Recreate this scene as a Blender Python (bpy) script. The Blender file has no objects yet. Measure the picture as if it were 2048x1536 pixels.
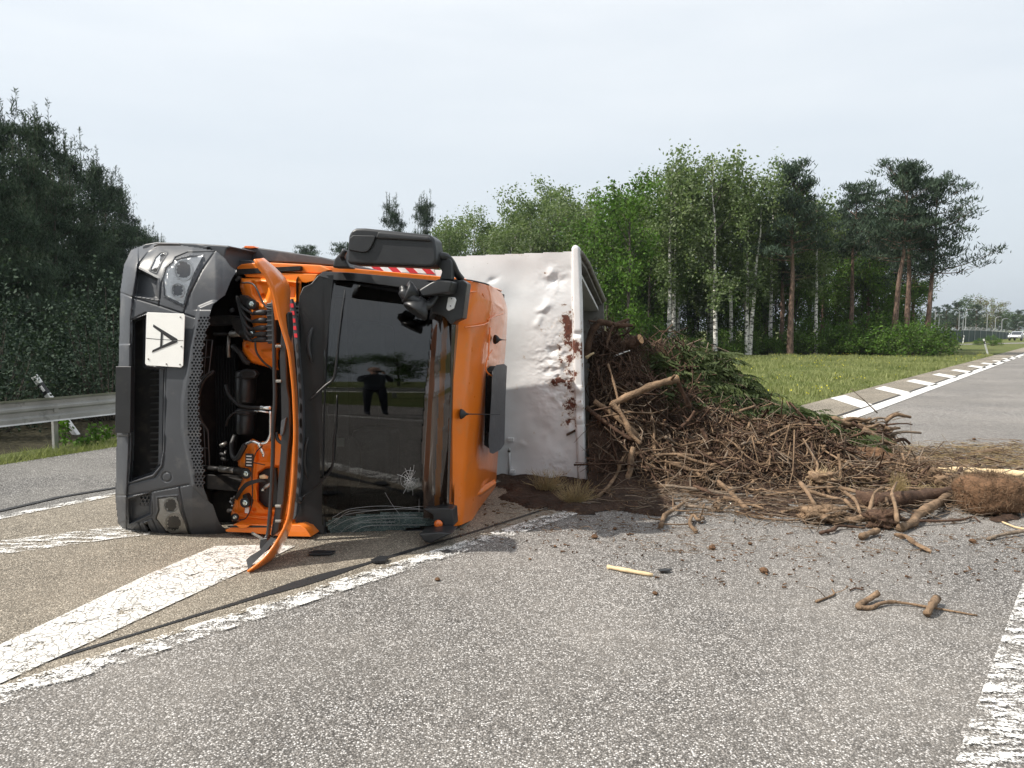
import bpy, math, random
import numpy as np
from mathutils import Vector, noise
R = math.radians
rng = np.random.default_rng(7)
random.seed(7)
SC = bpy.context.scene
COL = SC.collection

# ------------------------------------------------------------------ camera
F_PX, H_CAM, CX, CY, HOR = 1540.0, 1.65, 1024.0, 768.0, 660.0
PITCH = math.atan((CY - HOR) / F_PX)
cam_d = bpy.data.cameras.new('camera')
cam_d.sensor_width = 36.0
cam_d.lens = 36.0 * F_PX / 2048.0
cam_d.clip_start = 0.05
cam_d.clip_end = 12000
cam = bpy.data.objects.new('camera', cam_d)
COL.objects.link(cam)
cam.location = (0, 0, H_CAM)
cam.rotation_euler = (math.pi / 2 - PITCH, 0, 0)
SC.camera = cam

# ------------------------------------------------------------------ world, sun, exposure
SUN_EL, SUN_AZ = 50.0, 15.0      # azimuth: degrees from -X towards the camera side (-Y)
S_DIR = Vector((-math.cos(R(SUN_AZ)) * math.cos(R(SUN_EL)), -math.sin(R(SUN_AZ)) * math.cos(R(SUN_EL)), math.sin(R(SUN_EL))))
world = bpy.data.worlds.new('World')
SC.world = world
world.use_nodes = True
nt = world.node_tree
nt.nodes.clear()
N = nt.nodes.new
out = N('ShaderNodeOutputWorld'); bg = N('ShaderNodeBackground')
sky = N('ShaderNodeTexSky'); sky.sky_type = 'NISHITA'; sky.sun_disc = False
sky.sun_elevation = R(SUN_EL)
sky.sun_rotation = math.atan2(S_DIR.x, S_DIR.y)
sky.air_density = 1.0; sky.dust_density = 3.0
tc = N('ShaderNodeTexCoord'); mp = N('ShaderNodeMapping'); mp.inputs['Scale'].default_value = (1.0, 1.0, 5.5)
mp.inputs['Rotation'].default_value = (0.06, 0.1, 0.5)
nz = N('ShaderNodeTexNoise'); nz.inputs['Scale'].default_value = 1.9; nz.inputs['Detail'].default_value = 7; nz.inputs['Roughness'].default_value = 0.55
rp = N('ShaderNodeValToRGB')
rp.color_ramp.elements[0].position = 0.33; rp.color_ramp.elements[0].color = (5.0, 5.3, 5.55, 1)
rp.color_ramp.elements[1].position = 0.66; rp.color_ramp.elements[1].color = (5.85, 6.02, 6.12, 1)
sep = N('ShaderNodeSeparateXYZ'); mr = N('ShaderNodeMapRange')
mr.inputs[1].default_value = 0.0; mr.inputs[2].default_value = 0.42; mr.inputs[3].default_value = 0.0; mr.inputs[4].default_value = 1.0
hz = N('ShaderNodeMix'); hz.data_type = 'RGBA'
hz.inputs['A'].default_value = (4.1, 4.5, 4.85, 1)
mx = N('ShaderNodeMix'); mx.data_type = 'RGBA'; mx.inputs['Factor'].default_value = 0.86
L = nt.links.new
L(tc.outputs['Generated'], mp.inputs['Vector']); L(mp.outputs[0], nz.inputs['Vector']); L(nz.outputs['Fac'], rp.inputs[0])
L(tc.outputs['Generated'], sep.inputs[0]); L(sep.outputs['Z'], mr.inputs[0]); L(mr.outputs[0], hz.inputs['Factor'])
L(rp.outputs[0], hz.inputs['B']); L(sky.outputs[0], mx.inputs['A']); L(hz.outputs['Result'], mx.inputs['B'])
L(mx.outputs['Result'], bg.inputs['Color']); bg.inputs['Strength'].default_value = 0.105
L(bg.outputs[0], out.inputs['Surface'])
sun_d = bpy.data.lights.new('sun', 'SUN'); sun_d.energy = 3.7; sun_d.angle = R(0.7); sun_d.color = (1.0, 0.94, 0.85)
sun = bpy.data.objects.new('sun', sun_d); COL.objects.link(sun)
sun.rotation_euler = S_DIR.to_track_quat('Z', 'Y').to_euler()
SC.view_settings.view_transform = 'Standard'
SC.view_settings.look = 'None'
SC.view_settings.exposure = 0.80
SC.view_settings.gamma = 1.0
SC.view_settings.use_curve_mapping = False
SC.render.engine = 'CYCLES'
cy = SC.cycles
cy.use_denoising = True
cy.max_bounces = 6; cy.transparent_max_bounces = 12; cy.diffuse_bounces = 3; cy.glossy_bounces = 4
cy.volume_bounces = 0; cy.sample_clamp_indirect = 6
cy.caustics_reflective = False; cy.caustics_refractive = False

# ------------------------------------------------------------------ pixel helpers (photo pixels -> places)
_cp, _sp = math.cos(PITCH), math.sin(PITCH)
def ray(u, v):
    u = np.asarray(u, float); v = np.asarray(v, float)
    x = (u - CX) / F_PX; y = (CY - v) / F_PX
    return np.stack([x, _cp + y * _sp, -_sp + y * _cp], -1)
CAMP = np.array([0, 0, H_CAM])
def G(u, v, z=0.0):
    r = ray(u, v); t = (z - H_CAM) / r[..., 2]
    return CAMP + r * t[..., None]
def P(u, v, Y):
    r = ray(u, v); t = Y / r[..., 1]
    return CAMP + r * np.asarray(t)[..., None]
class Frame:
    """a vertical frame: B points back (away), A to the right, planes at distance d from the point O"""
    def __init__(s, theta, O):
        s.B = np.array([math.sin(theta), math.cos(theta), 0]); s.A = np.array([math.cos(theta), -math.sin(theta), 0]); s.O = np.array(O, float)
    def T(s, u, v, d):
        r = ray(u, v); t = (np.asarray(d) - (CAMP - s.O) @ s.B) / (r @ s.B)
        return CAMP + r * t[..., None]

# ------------------------------------------------------------------ mesh helpers
def tag(o, label=None, cat=None, group=None, kind=None):
    if label: o['label'] = label
    if cat: o['category'] = cat
    if group: o['group'] = group
    if kind: o['kind'] = kind
    return o
def link(name, me, m=None, parent=None):
    o = bpy.data.objects.new(name, me)
    if m is not None and me is not None and not me.materials: me.materials.append(m)
    COL.objects.link(o)
    if parent is not None:
        o.parent = parent
        o.matrix_parent_inverse = parent.matrix_basis.inverted()
    return o
def empty(name, loc, label, cat, group=None):
    o = bpy.data.objects.new(name, None); COL.objects.link(o)
    o.empty_display_size = 0.2
    o.location = loc
    return tag(o, label, cat, group)
class MB:
    def __init__(s): s.v = []; s.f = []
    def add(s, vs, fs):
        b = len(s.v); s.v.extend([tuple(map(float, p)) for p in vs]); s.f.extend([tuple(b + i for i in f) for f in fs]); return s
    def prism(s, pts, off):
        pts = [np.asarray(p, float) for p in pts]; off = np.asarray(off, float); n = len(pts)
        vs = pts + [p + off for p in pts]
        fs = [tuple(range(n)), tuple(range(2 * n - 1, n - 1, -1))] + [(i, i + n, (i + 1) % n + n, (i + 1) % n) for i in range(n)]
        return s.add(vs, [f[::-1] for f in fs])
    def box(s, c, size, X=(1, 0, 0), Y=(0, 1, 0), Z=(0, 0, 1)):
        c = np.asarray(c, float); X, Y, Z = (np.asarray(a, float) * h / 2 for a, h in zip((X, Y, Z), size))
        vs = [c + X * a + Y * b + Z * k for k in (-1, 1) for b in (-1, 1) for a in (-1, 1)]
        return s.add(vs, [(0, 2, 3, 1), (4, 5, 7, 6), (0, 1, 5, 4), (2, 6, 7, 3), (0, 4, 6, 2), (1, 3, 7, 5)])
    def tube(s, pts, rad, n=8, cap=True, jit=0.0):
        pts = np.asarray(pts, float); k = len(pts)
        rad = np.full(k, rad, float) if np.isscalar(rad) else np.asarray(rad, float)
        t = np.gradient(pts, axis=0); t /= np.linalg.norm(t, axis=1)[:, None] + 1e-9
        up = np.array([0, 0, 1.0]) if abs(t[0][2]) < 0.9 else np.array([1.0, 0, 0])
        vs = []
        a = np.arange(n) * 2 * math.pi / n
        for i in range(k):
            x = np.cross(t[i], up); x /= np.linalg.norm(x) + 1e-9; up = np.cross(x, t[i])
            rr = rad[i] * (1 + jit * (rng.random(n) - 0.5))
            vs.extend(pts[i] + (np.cos(a) * rr)[:, None] * x + (np.sin(a) * rr)[:, None] * up)
        fs = [(i * n + j, i * n + (j + 1) % n, (i + 1) * n + (j + 1) % n, (i + 1) * n + j) for i in range(k - 1) for j in range(n)]
        if cap: fs += [tuple(range(n))[::-1], tuple((k - 1) * n + j for j in range(n))]
        return s.add(vs, fs)
    def lathe(s, c, axis, prof, n=20):
        """prof: (distance along axis, radius)"""
        c = np.asarray(c, float); ax = np.asarray(axis, float); ax /= np.linalg.norm(ax)
        h = np.array([0, 0, 1.0]) if abs(ax[2]) < 0.9 else np.array([1.0, 0, 0])
        x = np.cross(ax, h); x /= np.linalg.norm(x); y = np.cross(ax, x)
        a = np.arange(n) * 2 * math.pi / n; vs = []
        for z, r in prof: vs.extend(c + ax * z + (np.cos(a) * r)[:, None] * x + (np.sin(a) * r)[:, None] * y)
        k = len(prof)
        fs = [(i * n + j, i * n + (j + 1) % n, (i + 1) * n + (j + 1) % n, (i + 1) * n + j) for i in range(k - 1) for j in range(n)]
        fs += [tuple(range(n))[::-1], tuple((k - 1) * n + j for j in range(n))]
        return s.add(vs, fs)
    def mesh(s, name, smooth=False):
        me = bpy.data.meshes.new(name); me.from_pydata(s.v, [], s.f); me.update()
        if smooth: me.polygons.foreach_set('use_smooth', [True] * len(me.polygons))
        return me
    def build(s, name, m, parent=None, smooth=False, bevel=0, seg=2):
        o = link(name, s.mesh(name, smooth), m, parent)
        if bevel:
            b = o.modifiers.new('bevel', 'BEVEL'); b.width = bevel; b.segments = seg; b.limit_method = 'ANGLE'; b.angle_limit = R(35)
            o.data.polygons.foreach_set('use_smooth', [True] * len(o.data.polygons))
            w = o.modifiers.new('normals', 'WEIGHTED_NORMAL'); w.keep_sharp = True
        return o
def quads_mesh(name, V, mats=None, midx=None, smooth=False, nv=4):
    """V: (n, nv, 3) separate polygons"""
    n = len(V); me = bpy.data.meshes.new(name)
    me.vertices.add(n * nv); me.vertices.foreach_set('co', np.ascontiguousarray(V, np.float32).ravel())
    me.loops.add(n * nv); me.loops.foreach_set('vertex_index', np.arange(n * nv, dtype=np.int32))
    me.polygons.add(n); me.polygons.foreach_set('loop_start', np.arange(0, n * nv, nv, dtype=np.int32))
    me.update(calc_edges=True)
    for m in (mats or []): me.materials.append(m)
    if midx is not None: me.polygons.foreach_set('material_index', midx.astype(np.int32))
    return me
def leaves(c, size, asp=1.5, up=0.0, nv=4, spread=None):
    """random leaf polygons at centres c (n,3)"""
    n = len(c); size = np.broadcast_to(size, (n,))
    d = rng.normal(size=(n, 3)); d[:, 2] += up; d /= np.linalg.norm(d, axis=1)[:, None]
    if spread is not None: d = spread
    w = np.cross(d, rng.normal(size=(n, 3))); w /= np.linalg.norm(w, axis=1)[:, None] + 1e-9
    l = d * (size * asp / 2)[:, None]; w = w * (size / 2)[:, None]
    if nv == 4: return np.stack([c - l, c + w, c + l, c - w], 1)
    return np.stack([c - w, c + w, c + l * 2], 1)
def inpoly(U, V, poly):
    poly = np.asarray(poly, float); res = np.zeros(np.shape(U), bool); j = len(poly) - 1
    for i in range(len(poly)):
        xi, yi = poly[i]; xj, yj = poly[j]
        if yi != yj:
            res ^= ((yi > V) != (yj > V)) & (U < (xj - xi) * (V - yi) / (yj - yi) + xi)
        j = i
    return res
def dline(U, V, line):
    line = np.asarray(line, float); best = np.full(np.shape(U), 1e9)
    for a, b in zip(line[:-1], line[1:]):
        ab = b - a; t = np.clip(((U - a[0]) * ab[0] + (V - a[1]) * ab[1]) / (ab @ ab + 1e-9), 0, 1)
        best = np.minimum(best, np.hypot(U - a[0] - t * ab[0], V - a[1] - t * ab[1]))
    return best
def dpoly(U, V, poly): return dline(U, V, list(poly) + [poly[0]])
def relief(frame, outer, dfun, parts, step=2.0, parent=None, attr=None, thick=None):
    """a sculpted sheet: depth d(u,v) in metres on a fine grid; parts = [(name, material, mask function)], last catches all"""
    outer = np.asarray(outer, float); (u0, v0), (u1, v1) = outer.min(0), outer.max(0)
    us = np.arange(u0, u1 + step, step); vs = np.arange(v0, v1 + step, step)
    U, V = np.meshgrid(us, vs); D = dfun(U, V); W = frame.T(U, V, D)
    uc = (U[:-1, :-1] + U[1:, 1:]) / 2; vc = (V[:-1, :-1] + V[1:, 1:]) / 2
    live = inpoly(uc, vc, outer)
    nx = len(us); idx = np.arange(U.size).reshape(U.shape)
    quad = np.stack([idx[:-1, :-1], idx[1:, :-1], idx[1:, 1:], idx[:-1, 1:]], -1)
    objs = []
    for name, m, maskf in parts:
        sel = live & (maskf(uc, vc) if maskf else True); live = live & ~sel
        q = quad[sel]
        if len(q) == 0: objs.append(None); continue
        used, inv = np.unique(q.ravel(), return_inverse=True)
        me = bpy.data.meshes.new(name); me.from_pydata(W.reshape(-1, 3)[used].tolist(), [], inv.reshape(-1, 4).tolist())
        me.polygons.foreach_set('use_smooth', [True] * len(me.polygons))
        if attr is not None:
            for an, af in attr.items():
                a = me.attributes.new(an, 'FLOAT', 'POINT'); a.data.foreach_set('value', af(U.ravel()[used], V.ravel()[used]).astype(np.float32))
        me.update()
        o = link(name, me, m, parent)
        if thick:
            so = o.modifiers.new('solid', 'SOLIDIFY'); so.thickness = thick; so.offset = -1
        objs.append(o)
    return objs

# ------------------------------------------------------------------ materials
MATS = {}
def nodes(name):
    m = bpy.data.materials.new(name); m.use_nodes = True; t = m.node_tree; t.nodes.clear()
    o = t.nodes.new('ShaderNodeOutputMaterial'); b = t.nodes.new('ShaderNodeBsdfPrincipled')
    t.links.new(b.outputs[0], o.inputs['Surface']); MATS[name] = m
    return m, t, b, o
def coord(t, scale=1.0, kind='Object', sc3=None):
    c = t.nodes.new('ShaderNodeTexCoord'); mpn = t.nodes.new('ShaderNodeMapping'); t.links.new(c.outputs[kind], mpn.inputs[0])
    mpn.inputs['Scale'].default_value = sc3 or (scale,) * 3
    return mpn.outputs[0]
def tex(t, kind, vec, scale, detail=4, rough=0.55, feature=None):
    n = t.nodes.new('ShaderNodeTex' + kind); n.inputs['Scale'].default_value = scale; t.links.new(vec, n.inputs['Vector'])
    if kind == 'Noise': n.inputs['Detail'].default_value = detail; n.inputs['Roughness'].default_value = rough
    if feature: n.feature = feature
    return n
def ramp(t, src, stops):
    r = t.nodes.new('ShaderNodeValToRGB'); e = r.color_ramp.elements
    while len(e) < len(stops): e.new(0.5)
    for k, (p, c) in zip(e, stops):
        k.position = p; k.color = (c, c, c, 1) if np.isscalar(c) else (*c[:3], 1)
    t.links.new(src, r.inputs[0]); return r.outputs[0]
def mix(t, fac, a, b, blend='MIX'):
    m = t.nodes.new('ShaderNodeMix'); m.data_type = 'RGBA'; m.blend_type = blend
    for k, val in (('Factor', fac), ('A', a), ('B', b)):
        s = m.inputs[k] if k == 'Factor' else [i for i in m.inputs if i.name == k and i.type == 'RGBA'][0]
        if hasattr(val, 'links'): t.links.new(val, s)
        elif k == 'Factor': s.default_value = val
        else: s.default_value = (*val[:3], 1) if not np.isscalar(val) else (val, val, val, 1)
    return [o for o in m.outputs if o.type == 'RGBA'][0]
def mathn(t, op, a, b=0.0, clamp=False):
    m = t.nodes.new('ShaderNodeMath'); m.operation = op; m.use_clamp = clamp
    for i, val in enumerate((a, b)):
        if hasattr(val, 'links'): t.links.new(val, m.inputs[i])
        else: m.inputs[i].default_value = val
    return m.outputs[0]
def bump(t, b, h, strength=0.3, dist=0.01):
    n = t.nodes.new('ShaderNodeBump'); n.inputs['Strength'].default_value = strength; n.inputs['Distance'].default_value = dist
    t.links.new(h, n.inputs['Height']); t.links.new(n.outputs[0], b.inputs['Normal'])
def simple(name, col, rough=0.5, metal=0.0, var=0.25, vs=6.0, bmp=0.0, bs=80.0, bd=0.002, spec=0.5, coat=0.0, dirt=None, ior=None):
    m, t, b, o = nodes(name); c = coord(t)
    n = tex(t, 'Noise', c, vs, 6)
    hi = tuple(min(1, x * (1 + var)) for x in col); lo = tuple(x * (1 - var) for x in col)
    cc = ramp(t, n.outputs['Fac'], [(0.3, lo), (0.7, hi)])
    if dirt:
        dn = tex(t, 'Noise', c, dirt[1], 7, 0.65)
        cc = mix(t, ramp(t, dn.outputs['Fac'], [(dirt[2], 0.0), (dirt[2] + 0.12, dirt[3])]), cc, dirt[0])
    t.links.new(cc, b.inputs['Base Color'])
    rr = t.nodes.new('ShaderNodeMapRange'); rr.inputs[3].default_value = max(0.02, rough - 0.08); rr.inputs[4].default_value = min(1, rough + 0.1)
    n2 = tex(t, 'Noise', c, vs * 5, 4); t.links.new(n2.outputs['Fac'], rr.inputs[0]); t.links.new(rr.outputs[0], b.inputs['Roughness'])
    b.inputs['Metallic'].default_value = metal; b.inputs['Specular IOR Level'].default_value = spec
    b.inputs['Coat Weight'].default_value = coat; b.inputs['Coat Roughness'].default_value = 0.05
    if ior: b.inputs['IOR'].default_value = ior
    if bmp:
        n3 = tex(t, 'Noise', c, bs, 3); bump(t, b, n3.outputs['Fac'], bmp, bd)
    return m

def asphalt(name, dark, mid, light, patch, gs=120):
    m, t, b, o = nodes(name); c = coord(t)
    v = tex(t, 'Voronoi', c, gs); v.inputs['Randomness'].default_value = 1.0
    sepc = t.nodes.new('ShaderNodeSeparateColor'); t.links.new(v.outputs['Color'], sepc.inputs[0])
    stone = ramp(t, sepc.outputs[0], [(0.0, dark), (0.40, mid), (0.72, mid), (0.83, light), (1.0, tuple(min(.95, x * 1.4) for x in light))])
    gap = ramp(t, v.outputs['Distance'], [(0.30, 1.0), (0.62, 0.25)])
    cc = mix(t, 1.0, stone, gap, 'MULTIPLY')
    big = tex(t, 'Noise', c, 0.7, 5); med = tex(t, 'Noise', c, 9, 5)
    cc = mix(t, ramp(t, big.outputs['Fac'], [(0.35, 0.0), (0.7, 0.4)]), cc, patch)
    cc = mix(t, 1.0, cc, ramp(t, med.outputs['Fac'], [(0.3, 0.86), (0.7, 1.12)]), 'MULTIPLY')
    st = tex(t, 'Noise', coord(t, sc3=(1.1, 1.1, 1)), .28, 3); oil = tex(t, 'Noise', c, 1.7, 4, .6)
    cc = mix(t, 1.0, cc, ramp(t, st.outputs['Fac'], [(0.38, 0.88), (0.62, 1.08)]), 'MULTIPLY')
    cc = mix(t, 1.0, cc, ramp(t, oil.outputs['Fac'], [(0.24, 0.72), (0.33, 1.0)]), 'MULTIPLY')
    t.links.new(cc, b.inputs['Base Color']); b.inputs['Roughness'].default_value = 0.78; b.inputs['Specular IOR Level'].default_value = 0.35
    hh = mathn(t, 'SUBTRACT', 1.0, v.outputs['Distance'])
    bump(t, b, hh, 0.75, 0.006)
    return m
asphalt('asphalt', (.12, .111, .102), (.275, .256, .236), (.58, .56, .54), (.285, .262, .235))
asphalt('asphalt_left', (.06, .058, .055), (.20, .19, .18), (.45, .44, .42), (.24, .23, .21))
asphalt('asphalt_tan', (.115, .098, .075), (.31, .270, .212), (.54, .485, .40), (.37, .322, .255))
def paint(name, wear, crack=0.03, col=(.8, .79, .76), sc3=(1, 1, 1), cs=10):
    m, t, b, o = nodes(name); c = coord(t, sc3=sc3); c0 = coord(t)
    n1 = tex(t, 'Noise', c, 6, 9, 0.78); n2 = tex(t, 'Noise', c0, 70, 5, 0.75)
    v = tex(t, 'Voronoi', c, cs, feature='DISTANCE_TO_EDGE')
    wv = mathn(t, 'ADD', mathn(t, 'MULTIPLY', n1.outputs['Fac'], 0.60), mathn(t, 'MULTIPLY', n2.outputs['Fac'], 0.40))
    a1 = ramp(t, wv, [(wear - 0.012, 0.0), (wear + 0.012, 1.0)])
    a2 = ramp(t, v.outputs['Distance'], [(crack * 0.3, 0.35), (crack, 1.0)])
    al = mathn(t, 'MULTIPLY', a1, a2)
    cc = ramp(t, n2.outputs['Fac'], [(0.3, tuple(x * .82 for x in col)), (0.6, col)])
    t.links.new(cc, b.inputs['Base Color']); b.inputs['Roughness'].default_value = 0.6
    bump(t, b, n2.outputs['Fac'], 0.4, 0.004)
    tr = t.nodes.new('ShaderNodeBsdfTransparent'); ms = t.nodes.new('ShaderNodeMixShader')
    t.links.new(al, ms.inputs[0]); t.links.new(tr.outputs[0], ms.inputs[1]); t.links.new(b.outputs[0], ms.inputs[2]); t.links.new(ms.outputs[0], o.inputs['Surface'])
    return m
paint('paint_worn', 0.508, 0.06, cs=20)
paint('paint_crackled', 0.448, 0.075, (.66, .645, .61), cs=19)
paint('paint_rough', 0.515, 0.04, sc3=(.8, 2.6, 1), cs=8)
paint('paint_fresh', 0.30, 0.006, (.70, .69, .66), cs=5)
paint('tar', 0.43, 0.0, (.02, .02, .021), cs=3)
simple('plastic_grey', (.058, .062, .070), .42, var=.1, bmp=.15, bs=400, bd=.001, dirt=((.16, .155, .145), 5, .55, .35))
simple('plastic_black', (.018, .019, .021), .38, var=.2, bmp=.1, bs=300, bd=.001, dirt=((.06, .057, .05), 7, .58, .3))
simple('rubber', (.014, .014, .015), .55, var=.2)
simple('engine_black', (.016, .015, .015), .55, var=.4, dirt=((.05, .043, .037), 9, .52, .6), spec=.25)
simple('metal_dull', (.30, .29, .27), .42, .9, dirt=((.12, .09, .06), 18, .5, .6))
simple('bolt_zinc', (.6, .68, .66), .25, .9)
simple('pipe_silver', (.78, .78, .77), .22, .9, var=.05)
simple('orange_paint', (.80, .19, .014), .30, var=.05, vs=2, coat=.5, spec=.5, dirt=((.50, .24, .10), 5, .54, .30), bmp=.25, bs=3, bd=.03)
simple('orange_inner', (.82, .20, .010), .42, var=.06, vs=4, coat=.1, dirt=((.30, .11, .03), 9, .58, .5))
simple('amber_visor', (.10, .036, .007), .08, var=.1, coat=.5)
simple('visor_dark', (.028, .018, .014), .06, var=.15, coat=.4, ior=1.7)
simple('orange_lens', (.75, .16, .02), .15, coat=.5)
simple('plate_white', (.83, .83, .80), .45, var=.04, dirt=((.55, .53, .48), 8, .62, .3))
simple('letter_black', (.02, .02, .022), .5)
simple('white_lamp', (.8, .8, .8), .25, coat=.5)
simple('red_film', (.55, .02, .03), .35, coat=.3)
simple('white_film', (.75, .75, .74), .35, coat=.3)
simple('soil', (.045, .028, .020), .95, var=.5, vs=5, bmp=1.0, bs=22, bd=.05, dirt=((.11, .072, .045), 14, .56, .7), spec=.2)
simple('soil_clod', (.135, .078, .045), .95, var=.45, vs=12, bmp=1.0, bs=40, bd=.02, spec=.2)
simple('bark_brown', (.080, .048, .033), .85, var=.5, vs=9, bmp=1., bs=70, bd=.012, spec=.2, dirt=((.19, .12, .07), 22, .56, .7))
simple('bark_tan', (.20, .135, .085), .8, var=.5, vs=9, bmp=1., bs=70, bd=.012, spec=.2, dirt=((.075, .048, .032), 16, .54, .8))
simple('bark_grey', (.20, .155, .115), .85, var=.4, vs=9, bmp=1., bs=70, bd=.012, spec=.2, dirt=((.09, .06, .045), 20, .55, .7))
simple('wood_cut', (.42, .24, .11), .7, var=.25, vs=20)
simple('wood_pale', (.62, .47, .28), .7, var=.2, vs=20)
simple('straw', (.33, .25, .12), .8, var=.4, vs=6)
simple('galvanised', (.50, .50, .48), .42, .75, var=.18, vs=3, dirt=((.12, .12, .11), 6, .55, .5))
simple('post_white', (.8, .8, .78), .45, var=.06)
simple('container_inner', (.19, .18, .165), .7, var=.3, dirt=((.07, .045, .03), 7, .55, .6))  # darker than the outer paint: shade put into the colour, plus dirt
simple('rust', (.13, .045, .025), .85, var=.4, vs=14)
simple('skin', (.52, .32, .24), .5)
simple('cloth_dark', (.02, .023, .035), .85)
simple('denim', (.045, .06, .10), .85)
simple('hair', (.06, .04, .03), .7)
simple('car_silver', (.50, .51, .53), .25, .6, var=.03, coat=.6)
simple('van_white', (.75, .76, .76), .3, coat=.5, var=.03)
simple('car_glass', (.02, .025, .03), .05, spec=.8)
simple('fence_green', (.022, .045, .042), .75, var=.2, vs=1)
simple('wire_grey', (.30, .31, .31), .5, .5)
simple('lamp_grey', (.27, .28, .29), .6, .1)
simple('hill_green', (.05, .075, .05), .95, var=.35, vs=.02)
def glassy(name, tint, ior, mixf, rough=0.0):
    m, t, b, o = nodes(name); t.nodes.remove(b)
    tr = t.nodes.new('ShaderNodeBsdfTransparent'); tr.inputs[0].default_value = (*tint, 1)
    gl = t.nodes.new('ShaderNodeBsdfGlossy'); gl.inputs['Roughness'].default_value = rough
    fr = t.nodes.new('ShaderNodeFresnel'); fr.inputs[0].default_value = ior
    ms = t.nodes.new('ShaderNodeMixShader'); f = mathn(t, 'ADD', fr.outputs[0], mixf, True)
    t.links.new(f, ms.inputs[0]); t.links.new(tr.outputs[0], ms.inputs[1]); t.links.new(gl.outputs[0], ms.inputs[2]); t.links.new(ms.outputs[0], o.inputs['Surface'])
    return m
glassy('windscreen_glass', (.30, .33, .32), 1.70, 0.015, 0.012)
glassy('lamp_glass', (.95, .96, .97), 1.45, 0.02)
def chrome():
    m, t, b, o = nodes('chrome'); c = coord(t)
    b.inputs['Base Color'].default_value = (.86, .86, .86, 1); b.inputs['Metallic'].default_value = .12; b.inputs['Roughness'].default_value = .22
    n = tex(t, 'Noise', c, 45, 2); bump(t, b, n.outputs['Fac'], .5, .01)
chrome()
def crackle():
    m, t, b, o = nodes('shattered_glass'); c = coord(t, sc3=(1, 1, 2.6))
    v = tex(t, 'Voronoi', c, 26, feature='DISTANCE_TO_EDGE'); n = tex(t, 'Noise', c, 6, 6)
    e = ramp(t, v.outputs['Distance'], [(0.0, 1.0), (0.05, 0.0)])
    base = ramp(t, n.outputs['Fac'], [(0.3, (.035, .055, .055)), (0.7, (.13, .19, .185))])
    t.links.new(mix(t, e, base, (.42, .50, .48)), b.inputs['Base Color']); b.inputs['Roughness'].default_value = .15
    b.inputs['IOR'].default_value = 1.6; bump(t, b, mathn(t, 'ADD', e, n.outputs['Fac']), .7, .02)
crackle()
def bodywall():
    m, t, b, o = nodes('container_paint'); c = coord(t)
    at = t.nodes.new('ShaderNodeAttribute'); at.attribute_name = 'rust'
    n = tex(t, 'Noise', c, 9, 9, .76); n2 = tex(t, 'Noise', c, 30, 6, .65); n3 = tex(t, 'Noise', c, 2.2, 5)
    w = mathn(t, 'ADD', mathn(t, 'MULTIPLY', at.outputs['Fac'], 1.0), mathn(t, 'MULTIPLY', mathn(t, 'SUBTRACT', n.outputs['Fac'], .5), 2.7))
    chip = ramp(t, w, [(.53, 0.0), (.545, 1.0)])
    stain = ramp(t, w, [(.33, 0.0), (.55, .6)])
    paintc = ramp(t, n3.outputs['Fac'], [(.3, (.64, .64, .64)), (.7, (.75, .75, .755))])
    speck = ramp(t, n2.outputs['Fac'], [(.70, 0.0), (.72, .7)])
    paintc = mix(t, speck, paintc, (.25, .21, .18)); paintc = mix(t, stain, paintc, (.47, .36, .24))
    rustc = ramp(t, n2.outputs['Fac'], [(.35, (.075, .028, .02)), (.65, (.16, .055, .032))])
    t.links.new(mix(t, chip, paintc, rustc), b.inputs['Base Color'])
    t.links.new(ramp(t, chip, [(0, .42), (1, .9)]), b.inputs['Roughness'])
    bump(t, b, mathn(t, 'SUBTRACT', n3.outputs['Fac'], mathn(t, 'MULTIPLY', chip, .12)), .35, .02)
bodywall()
def leafm(name, lo, hi, trans=.35, sc=.8):
    m, t, b, o = nodes(name); c = coord(t); n = tex(t, 'Noise', c, sc, 4); n2 = tex(t, 'Noise', c, 14, 2)
    f = mathn(t, 'ADD', mathn(t, 'MULTIPLY', n.outputs['Fac'], .6), mathn(t, 'MULTIPLY', n2.outputs['Fac'], .4))
    cc = ramp(t, f, [(.36, lo), (.64, hi)])
    t.links.new(cc, b.inputs['Base Color']); b.inputs['Roughness'].default_value = .7; b.inputs['Specular IOR Level'].default_value = .08 if 'needle' in name else .22
    tl = t.nodes.new('ShaderNodeBsdfTranslucent'); t.links.new(mix(t, 1.0, cc, (1.1, 1.25, .6), 'MULTIPLY'), tl.inputs[0])
    ms = t.nodes.new('ShaderNodeMixShader'); ms.inputs[0].default_value = trans
    t.links.new(b.outputs[0], ms.inputs[1]); t.links.new(tl.outputs[0], ms.inputs[2]); t.links.new(ms.outputs[0], o.inputs['Surface'])
leafm('leaf_birch', (.072, .115, .042), (.17, .225, .095))
leafm('leaf_birch_pale', (.13, .165, .09), (.25, .29, .17))
leafm('leaf_bright', (.045, .11, .015), (.13, .23, .04))
leafm('leaf_bush', (.028, .055, .014), (.10, .145, .04), sc=1.6)
leafm('needle_pine', (.028, .050, .034), (.095, .130, .088), .15)
leafm('needle_dark', (.014, .026, .019), (.056, .080, .055), .1)
leafm('needle_dead', (.07, .05, .025), (.14, .10, .045), .1)
leafm('frond', (.022, .036, .013), (.085, .11, .04), .2, sc=3)
leafm('grass_blade', (.13, .165, .055), (.32, .33, .15), .3, sc=.5)
leafm('yellow_flower', (.45, .40, .03), (.65, .58, .06), .3)
def barkm(name, base, mark, sc3, lo, hi):
    m, t, b, o = nodes(name); c = coord(t, sc3=sc3); n = tex(t, 'Noise', c, 3, 6, .7)
    t.links.new(ramp(t, n.outputs['Fac'], [(lo, mark), (hi, base)]), b.inputs['Base Color']); b.inputs['Roughness'].default_value = .85
    bump(t, b, n.outputs['Fac'], .4, .02)
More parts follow.
